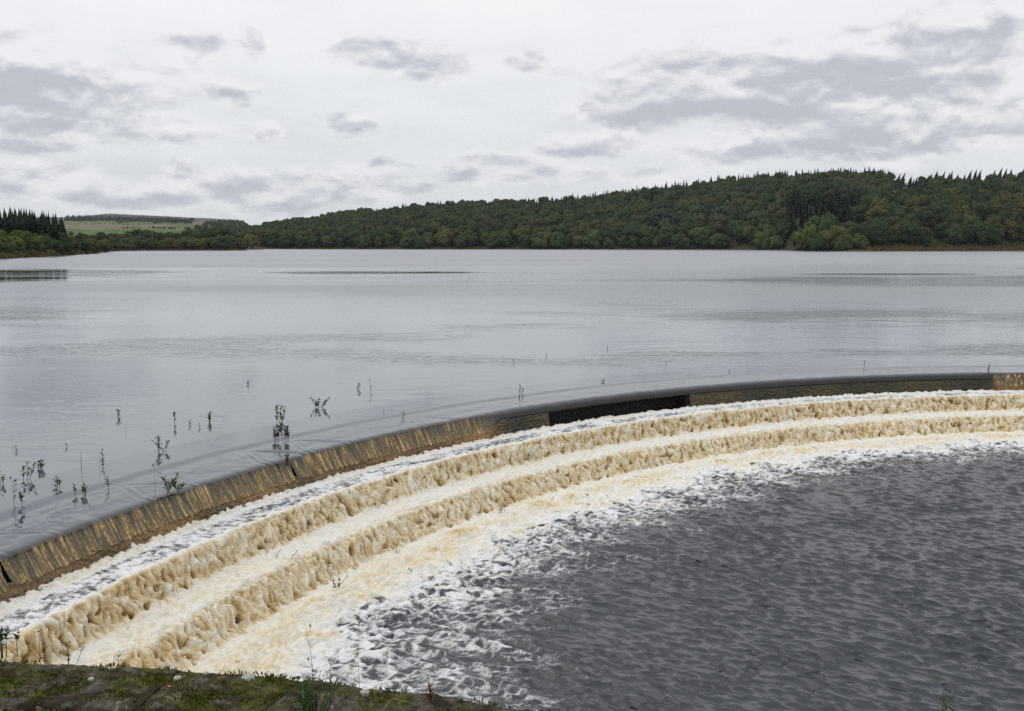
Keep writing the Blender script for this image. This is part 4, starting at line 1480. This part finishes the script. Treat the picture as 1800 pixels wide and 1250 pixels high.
WATER_PLANTS = [
    # px, py, height px, label, stems, leaves, spread
    (487, 742, 30, 'leafy willow sapling in the reservoir directly behind the largest bush at the crest', 5, 9, .45),
    (497, 772, 30, 'largest drowned willow bush standing at the slab edge above the overflow', 9, 9, .75),
    (560, 716, 17, 'wide leafy willow clump in still water right of the largest bush', 6, 8, .75),
    (628, 684, 13, 'small forked sprig left of the tall bare stick in the reservoir', 2, 4, .35),
    (651, 687, 20, 'tall bare stick with one side twig standing right of a forked sprig', 1, 1, .08),
    (675, 728, 5, 'tiny thorn like twig breaking the slab edge line', 1, 1, .6),
    (708, 731, 8, 'short leaning twig on the slab edge line right of a tiny twig', 2, 2, .5),
    (914, 692, 16, 'dark leafless sprig alone near the middle of the overflow crest', 2, 4, .3),
    (903, 637, 5, 'tiny upright twig in open water behind the middle of the crest', 1, 2, .3),
    (960, 627, 5, 'tiny slanting leafy tip in open water behind the middle of the crest', 1, 3, .6),
    (1061, 672, 5, 'flat tuft of leaves floating just behind the smooth dark lip', 2, 4, 1.0),
    (1068, 614, 4, 'smallest dark twig tip far out in the open reservoir', 1, 2, .4),
    (1171, 642, 7, 'small bent twig with a ripple behind the black hollow', 1, 3, .4),
    (1282, 654, 4, 'tiny twig breaking the water close behind the right half of the crest', 1, 2, .5),
    (1519, 645, 11, 'thin upright sprig standing behind the right part of the crest', 1, 4, .2),
    (1738, 652, 12, 'leafy sprig perched on the far right end of the smooth lip', 2, 6, .5),
    (437, 676, 7, 'pair of tiny leafy tips far behind the leafy saplings', 2, 4, .5),
    (207, 733, 13, 'pair of small leafy sprigs farthest back on the left water', 2, 6, .7),
    (222, 758, 14, 'thin bare twig below a pair of leafy sprigs', 1, 0, .08),
    (307, 744, 17, 'single curved sprig standing left of a leafy group', 1, 9, .15),
    (335, 747, 9, 'low leafy tip between a curved sprig and a taller group', 2, 3, .5),
    (351, 752, 6, 'flattest leafy tip beside the taller sprig group', 1, 3, .7),
    (369, 741, 16, 'group of three leafy shoots right of the curved sprig', 3, 7, .4),
    (280, 793, 27, 'tall sapling with leaning side shoots in the middle of the left shallows', 4, 8, .65),
    (28, 790, 6, 'small floating tuft near the left border above the bushy sprigs', 1, 3, .6),
    (119, 785, 5, 'small twig lying almost flat on the left water', 1, 3, 1.1),
    (143, 821, 25, 'bare straight stick standing left of the two stacked sprigs', 1, 0, .05),
    (181, 802, 13, 'upper of two small leafy sprigs one above the other', 1, 6, .2),
    (181, 820, 11, 'lower of two small leafy sprigs one above the other', 1, 5, .2),
    (175, 826, 30, 'hair thin bare stalk beside the two stacked leafy sprigs', 1, 0, .04),
    (70, 824, 15, 'pale green bushy sprig at the left with a long floating stem', 4, 6, .55),
    (48, 842, 25, 'dark bushy sprig in front of the pale green one at the left', 3, 9, .35),
    (1, 850, 17, 'leafy sprig cut by the left picture border', 2, 7, .4),
    (99, 857, 18, 'loose leafy sprig between the dark bushy sprig and two short stumps', 3, 5, .45),
    (38, 889, 20, 'dark narrow sprig nearest the crest at the far left', 1, 12, .15),
    (25, 884, 40, 'tall sparse stalk behind the dark narrow sprig at the far left', 1, 5, .06),
    (132, 867, 16, 'short thick stub with leaves left of a bright leafy tuft', 1, 5, .1),
    (150, 867, 14, 'bright leafy tuft sitting on a floating dark stem', 3, 5, .4),
    (190, 857, 16, 'bent sprig with a wake right of the bright leafy tuft', 1, 7, .3),
    (273, 864, 40, 'hair thin bare stick standing just behind the crest', 1, 0, .05),
]
for (px, py, hp, lab, st, lv, spd) in WATER_PLANTS:
    sprig('drowned_sapling', px, py, hp, lab, 'plant', 'drowned saplings in the reservoir', st, lv, spd, 0.0, 0.066 if hp > 12 else .055, thick=0.55 if 'thin' in lab else 0.85)
sprig('drowned_sapling', 293, 868, 34, 'leaning sapling with big green leaves on the brink of the overflow', 'plant', 'drowned saplings in the reservoir', 2, 10, .25, -0.04, .095, .55, .3, 1.3)
sprig('drowned_sapling', 312, 862, 8, 'wet leaf cluster draped over the lip beside the leaning sapling', 'plant', 'drowned saplings in the reservoir', 3, 7, .9, -0.03, .09)
# snag and log on the crest
sprig('crest_snag', 503, 808, 12, 'broken brown stump jammed on the crest below the largest bush', 'snag', None, 3, 2, .5, -0.03, .05, .2, 0, 3.0)

# twigs rooted in the steps below the falls
CAS = [
    (927, 812, 30, -1.00, 'curved twig with small leaves arching over the middle step', 2, 5, .25, .75, 0.3),
    (880, 902, 24, -1.45, 'bare forked branch sticking out of the tan foam below the last step', 5, 1, .55, .15, 0),
    (592, 1036, 26, -1.45, 'olive sprig leaning right in the foam at the foot of the falls', 4, 5, .3, .5, 0.2),
    (486, 976, 9, -1.00, 'short dark twig on the middle step left of a second short twig', 1, 2, .3, .7, .4),
    (512, 980, 8, -1.00, 'second short dark twig on the middle step', 1, 2, .3, .8, .3),
    (664, 893, 20, -1.00, 'thin slanting twigs on the middle step above the foam', 2, 2, .2, .65, .5),
    (697, 972, 16, -1.45, 'faint forked twig in the churning foam', 3, 0, .4, .2, 0),
]
for (px, py, hp, pl, lab, st, lv, spd, ln, az_) in CAS:
    sprig('foam_twig', px, py, hp, lab, 'twig', 'twigs caught in the cascade', st, lv, spd, pl, .05, ln, az_, .8, (M_DRY if 'branch' in lab else M_TWIG, M_LEAF))

# ------------------------------------------------------------------ near wall
WALL_Z = 2.40
EDGE = [(-400, 1150), (-200, 1153), (0, 1160), (250, 1170), (500, 1185), (620, 1203), (750, 1216), (870, 1237), (950, 1251), (1100, 1282)]
EW = np.array([on_plane(x, y, WALL_Z)[:2] for x, y in EDGE])
EW = np.r_[[[-14.0, 5.2], [-7.0, 4.35]], EW, [[3.0, 2.1], [10.0, -.6]]]
arc = np.r_[0, np.cumsum(np.hypot(*np.diff(EW, axis=0).T))]
wall = empty('retaining_wall', (-1.0, 3.3, 0.4))
tag(wall, 'low mossy stone wall along the bottom left above the foaming pool', 'wall')


def wpt(s):
    return np.array([np.interp(s, arc, EW[:, 0]), np.interp(s, arc, EW[:, 1])])


def wframe(s):
    a, b = wpt(s - .08), wpt(s + .08)
    t = (b - a) / np.linalg.norm(b - a)
    return t, np.array([t[1], -t[0]])       # along, towards the camera


def wchild(name, me, mat, root=None):
    o = link(name, me, mat, root or wall)
    if root is None:
        o.location = tuple(-np.array(wall.location))
    return o


# wall face under the coping
Vf, ss = [], np.linspace(0.05, arc[-1] - .05, 120)
for s in ss:
    p = wpt(s)
    t, n = wframe(s)
    for off, z in ((0.05, WALL_Z - .14), (0.03, 0.8), (0.0, -2.2)):
        Vf.append((*(p + n * off), z))
    for off, z in ((.38, -2.2), (.34, WALL_Z - .14)):
        Vf.append((*(p + n * off), z))
wchild('wall_face', mesh_np('wall_face', Vf, grid_faces(len(ss), 5)), M_COPING)

# coping stones
s_near = [np.argmin(np.abs(EW[:, 0] - x)) for x in (-2.6, .4)]
sA = arc[2]
lens = [.55, .48, .62, .50, .44, .58, .40, .52, .46, .60, .5]
s = sA
W_COP = 0.34
cop_tops = []
for k, L in enumerate(lens):
    nu, nv = max(24, int(L / .012)), 34
    dz0, tilt, yaw = random.uniform(-.004, .004), random.uniform(-.010, .010), random.uniform(-.004, .006)
    us, vs = np.linspace(0.0008, L - .0008, nu), np.linspace(-0.02, 1.02, nv)
    Vc = np.zeros((nu, nv, 3))
    for i, uu in enumerate(us):
        p = wpt(s + uu)
        t, n = wframe(s + uu)
        for j, vv in enumerate(vs):
            vc = min(max(vv, 0), 1)
            q2 = p + n * (vc * W_COP + yaw)
            z = WALL_Z + dz0 + tilt * (uu / L - .5)
            eu = min(uu, L - uu)
            z -= 0.005 * (1 - min(1, eu / .012)) ** 2
            z -= 0.016 * (1 - min(1, min(vc, 1 - vc) * W_COP / .03)) ** 2
            if vv < 0 or vv > 1:
                z -= .15
            Vc[i, j] = (q2[0], q2[1], z)
    X, Y = Vc[..., 0], Vc[..., 1]
    rel = 0.006 * fbm(X / .12, Y / .12, 4, 140) + .004 * billow(X / .025, Y / .025, 2, 141)
    mid = np.ones_like(rel)
    mid[:, 0] = mid[:, -1] = .3
    Vc[..., 2] += rel * mid
    Vc[:, 1, 0] += .006 * perlin(X[:, 1] / .03, Y[:, 1] / .03, 142)
    Vc[:, 1, 1] += .008 * perlin(X[:, 1] / .04, Y[:, 1] / .04, 143)
    # closed ends
    V = Vc.reshape(-1, 3)
    F = grid_faces(nu, nv, None)
    Fe = []
    base = len(V)
    ex = []
    for i in (0, nu - 1):
        for j in range(nv):
            ex.append((Vc[i, j, 0], Vc[i, j, 1], WALL_Z - .15))
    V = np.r_[V, np.array(ex)]
    for e, i in enumerate((0, nu - 1)):
        for j in range(nv - 1):
            Fe.append((i * nv + j, i * nv + j + 1, base + e * nv + j + 1, base + e * nv + j))
    wchild('coping_stone', mesh_np('coping_stone', V, np.r_[F, np.array(Fe)], True), M_COPING)
    s += L
sB = s


def wall_xyz(px, py, lift=0.0):
    p = on_plane(px, py, WALL_Z + lift)
    return p


# moss cushions: tufts along the coping
rs = np.random.default_rng(40)
Vm = []
for c in range(330):
    su = rs.uniform(sA + .2, sB - .1)
    v = rs.random() ** .8 * .33
    p = wpt(su)
    t, n = wframe(su)
    c0 = p + n * v
    R0 = rs.uniform(.02, .07)
    for b in range(int(70 * (R0 / .05) ** 2) + 14):
        rr = R0 * rs.random() ** .5
        a = rs.random() * 6.283
        q3 = np.array([c0[0] + math.cos(a) * rr * 1.5, c0[1] + math.sin(a) * rr, WALL_Z - .004])
        hgt = .002 + .006 * (1 - (rr / R0) ** 2)
        if (c0[1] + math.sin(a) * rr) > (p + n * .0)[1] + .004:
            continue
        w = .0035
        aa = rs.random() * 6.283
        d = np.array([math.cos(aa) * w, math.sin(aa) * w, 0])
        up = np.array([rs.normal() * .004, rs.normal() * .005, hgt + .004])
        Vm += [q3 - d, q3 + d, q3 + d * .5 + up, q3 - d * .5 + up]
Vm = np.array(Vm)
o = wchild('moss', mesh_np('moss', Vm, np.arange(len(Vm)).reshape(-1, 4)), M_MOSS)
o['kind'] = 'stuff'


def disc(px, py, r, name, mat, lab, thick=.004):
    c = wall_xyz(px, py, .006)
    n = 22
    V = [(c[0], c[1], c[2] + thick * 1.2)]
    ph = random.random() * 9
    for ring, (f, z) in enumerate(((.6, thick), (1.0, thick * .3), (1.02, -.012))):
        for j in range(n):
            a = j / n * 6.283
            q = r * f * (1 + .13 * math.sin(a * 5 + ph) + .09 * math.sin(a * 9 + ph * 2))
            V.append((c[0] + math.cos(a) * q * 1.05, c[1] + math.sin(a) * q * 1.15, c[2] + z))
    F = [(0, 1 + j, 1 + (j + 1) % n, 1 + (j + 1) % n) for j in range(n)]
    me = bpy.data.meshes.new(name)
    ff = [(0, 1 + j, 1 + (j + 1) % n) for j in range(n)]
    for k in range(2):
        for j in range(n):
            a, b = 1 + k * n + j, 1 + k * n + (j + 1) % n
            ff.append((a, a + n, b + n, b))
    me.from_pydata(V, [], ff)
    o = wchild(name, me, mat)
    if lab:
        o['label'] = lab
    return o


disc(437, 1189, .022, 'lichen_patch', M_LICHEN, 'pale grey round lichen rosette near the wall edge')
disc(641, 1216, .015, 'lichen_patch', M_LICHEN, 'smaller grey lichen disc right of the broom plant')
disc(312, 1191, .013, 'lichen_patch', M_LICHEN, None)
disc(160, 1193, .010, 'lichen_patch', M_LICHEN, None)
disc(362, 1183, .008, 'lichen_patch', M_LICHEN, None)

# fallen leaves
for px, py, m, lab in ((233, 1178, M_YEL, 'small yellow fallen leaf on the mossy coping'), (298, 1209, M_ORG, 'orange fallen leaf lying on dark stone of the wall'),
                       (66, 1247, M_ORG, 'orange brown fallen leaf at the bottom left among weeds'), (405, 1210, M_YEL, 'tiny pale fallen leaf on the wall left of the broom')):
    c = wall_xyz(px, py, .012)
    L = .009
    V = [(-L, 0, .002), (-.3 * L, -.55 * L, .0), (.5 * L, -.45 * L, .003), (L, 0, .007), (.45 * L, .5 * L, .004), (-.35 * L, .5 * L, .003), (.05 * L, 0, -.001)]
    me = bpy.data.meshes.new('fallen_leaf')
    me.from_pydata(V, [], [(6, 0, 1), (6, 1, 2), (6, 2, 3), (6, 3, 4), (6, 4, 5), (6, 5, 0)])
    o = link('fallen_leaf', me, m)
    o.location = (c[0], c[1], c[2] + .004)
    o.rotation_euler = (.15, .1, random.random() * 6)
    tag(o, lab, 'leaf', 'fallen leaves on the wall')

# low weeds on the bank behind the wall
rs = np.random.default_rng(8)
Vm = []
for c in range(900):
    px, py = rs.uniform(-60, 960), rs.uniform(1206, 1330)
    edge_y = np.interp(px, [e[0] for e in EDGE], [e[1] for e in EDGE])
    if py < edge_y + 46:
        continue
    c0 = on_plane(px, py, 2.37)
    big = (rs.random() < .5) and px < 520
    nL = rs.integers(6, 14)
    for k in range(nL):
        a = rs.random() * 6.283
        L = rs.uniform(.012, .03) * (1.5 if big else .9)
        e = rs.uniform(.2, 1.0)
        d = np.array([math.cos(a) * math.cos(e), math.sin(a) * math.cos(e), math.sin(e)])
        p = c0 + np.array([rs.normal() * .012, rs.normal() * .012, rs.random() * .015 - .01])
        sN = np.cross(d, (0, 0, 1.0))
        sN = sN / (np.linalg.norm(sN) + 1e-6) * L * .28
        Vm += [p, p + d * L * .5 + sN, p + d * L, p + d * L * .5 - sN]
Vm = np.array(Vm)
tag(link('bank_weeds', mesh_np('bank_weeds', Vm, np.arange(len(Vm)).reshape(-1, 4)), M_WEED), kind='stuff')

# broom plant standing behind the wall
bb = on_plane(548, 1292, 2.34)
br = empty('broom_plant', tuple(bb))
tag(br, 'feathery green broom plant rising above the wall edge', 'plant')
g, lv = Geo(), Geo()
rs = random.Random(5)
for k in range(64):
    a = rs.uniform(0, 6.28)
    ln = rs.uniform(.02, .62)
    L = rs.uniform(.10, .225)
    pts = stem_path(rs.uniform(-.02, .02), rs.uniform(-.02, .02), L, ln, a, -rs.uniform(.1, .4))
    g.add(*tube(pts, .0016, .0007, 4))
    for m in range(24):
        f = rs.uniform(.25, 1)
        i = min(int(f * 5), 4)
        ff = f * 5 - i
        p = [pts[i][j] + (pts[i + 1][j] - pts[i][j]) * ff for j in range(3)]
        an = rs.uniform(0, 6.28)
        lv.add(*leaf_quad(p, (math.cos(an) * .5, math.sin(an) * .5, 1), (math.sin(an), .2, 0), rs.uniform(.008, .020), .0021))
g.build('stem', M_BROOM, br)
lv.build('foliage', M_BROOM, br)
d_ = math.hypot(3, 1.6)
for px, py, hp, lab, n, lf_, spd, mm in ((580, 1212, 50, 'dark dry stalk standing right of the broom plant', 1, 2, .05, (M_DRY, M_RUST)),
                                         (757, 1236, 34, 'russet leafy stem on the wall edge right of centre', 2, 16, .12, (M_DRY, M_RUST)),
                                         (758, 1236, 56, 'hair thin dry stalk behind the russet stem', 1, 0, .04, (M_DRY, M_RUST)),
                                         (72, 1172, 62, 'twisted dry stalk nearest the left corner of the wall edge', 2, 5, .12, (M_DRY, M_RUST)),
                                         (80, 1170, 56, 'straight thin dry stalk beside the twisted stalk', 1, 0, .05, (M_DRY, M_RUST)),
                                         (121, 1170, 44, 'dry stalk with a leafy green base on the wall edge', 2, 4, .1, (M_DRY, M_WEED)),
                                         (212, 1166, 22, 'small folded leaf on a short stalk peeping over the wall', 1, 3, .3, (M_DRY, M_LEAF)),
                                         (548, 1190, 90, 'tall thin grass stalk rising from the broom plant', 1, 2, .05, (M_DRY, M_DRY)),
                                         (632, 1210, 66, 'leaning grass stalk right of the broom plant', 1, 0, .12, (M_DRY, M_DRY))):
    sprig('dry_stalk', px, py, hp, lab, 'plant', 'dry stalks along the wall', n, lf_, spd, 2.40, .018, 0, 0, .22, mm, .03)
# long arching stalk at the left
o = sprig('dry_stalk', 135, 1168, 54, 'long dry stalk arching to the right over the foam', 'plant', 'dry stalks along the wall', 1, 2, .05, 2.40, .016, .42, .1, .22, (M_DRY, M_DRY), .03)
# leafy sprig at the left border and the dark tip at the bottom right, both on the bank below the wall line
sprig('bank_sprig', 2, 1136, 34, 'dense green leafy sprig at the left border above the wall', 'plant', None, 9, 6, 1.0, 2.40, .03, 0, 0, .3, (M_TWIG, M_BROOM), .05)
lx = on_plane(1655, 1330, 2.3)
sprig('bank_sprig', 1655, 1330, 120, 'dark dry plant tip poking up at the bottom right over the pool', 'plant', None, 5, 12, .22, 0, .02, 0, 0, .25, (M_TWIG, M_BROOM), .05, tuple(lx))
# dry stick lying on the coping
st = empty('dry_stick', tuple(wall_xyz(690, 1238, .02)))
tag(st, 'pale dry stick lying on the wall beside the russet stem', 'stick')
g = Geo()
g.add(*tube([(-.03, -.06, 0), (-.005, -.01, .018), (.0, .0, .02), (.06, -.012, .012), (.11, -.035, .004)], .003, .0015))
g.build('branch', M_DRY, st)
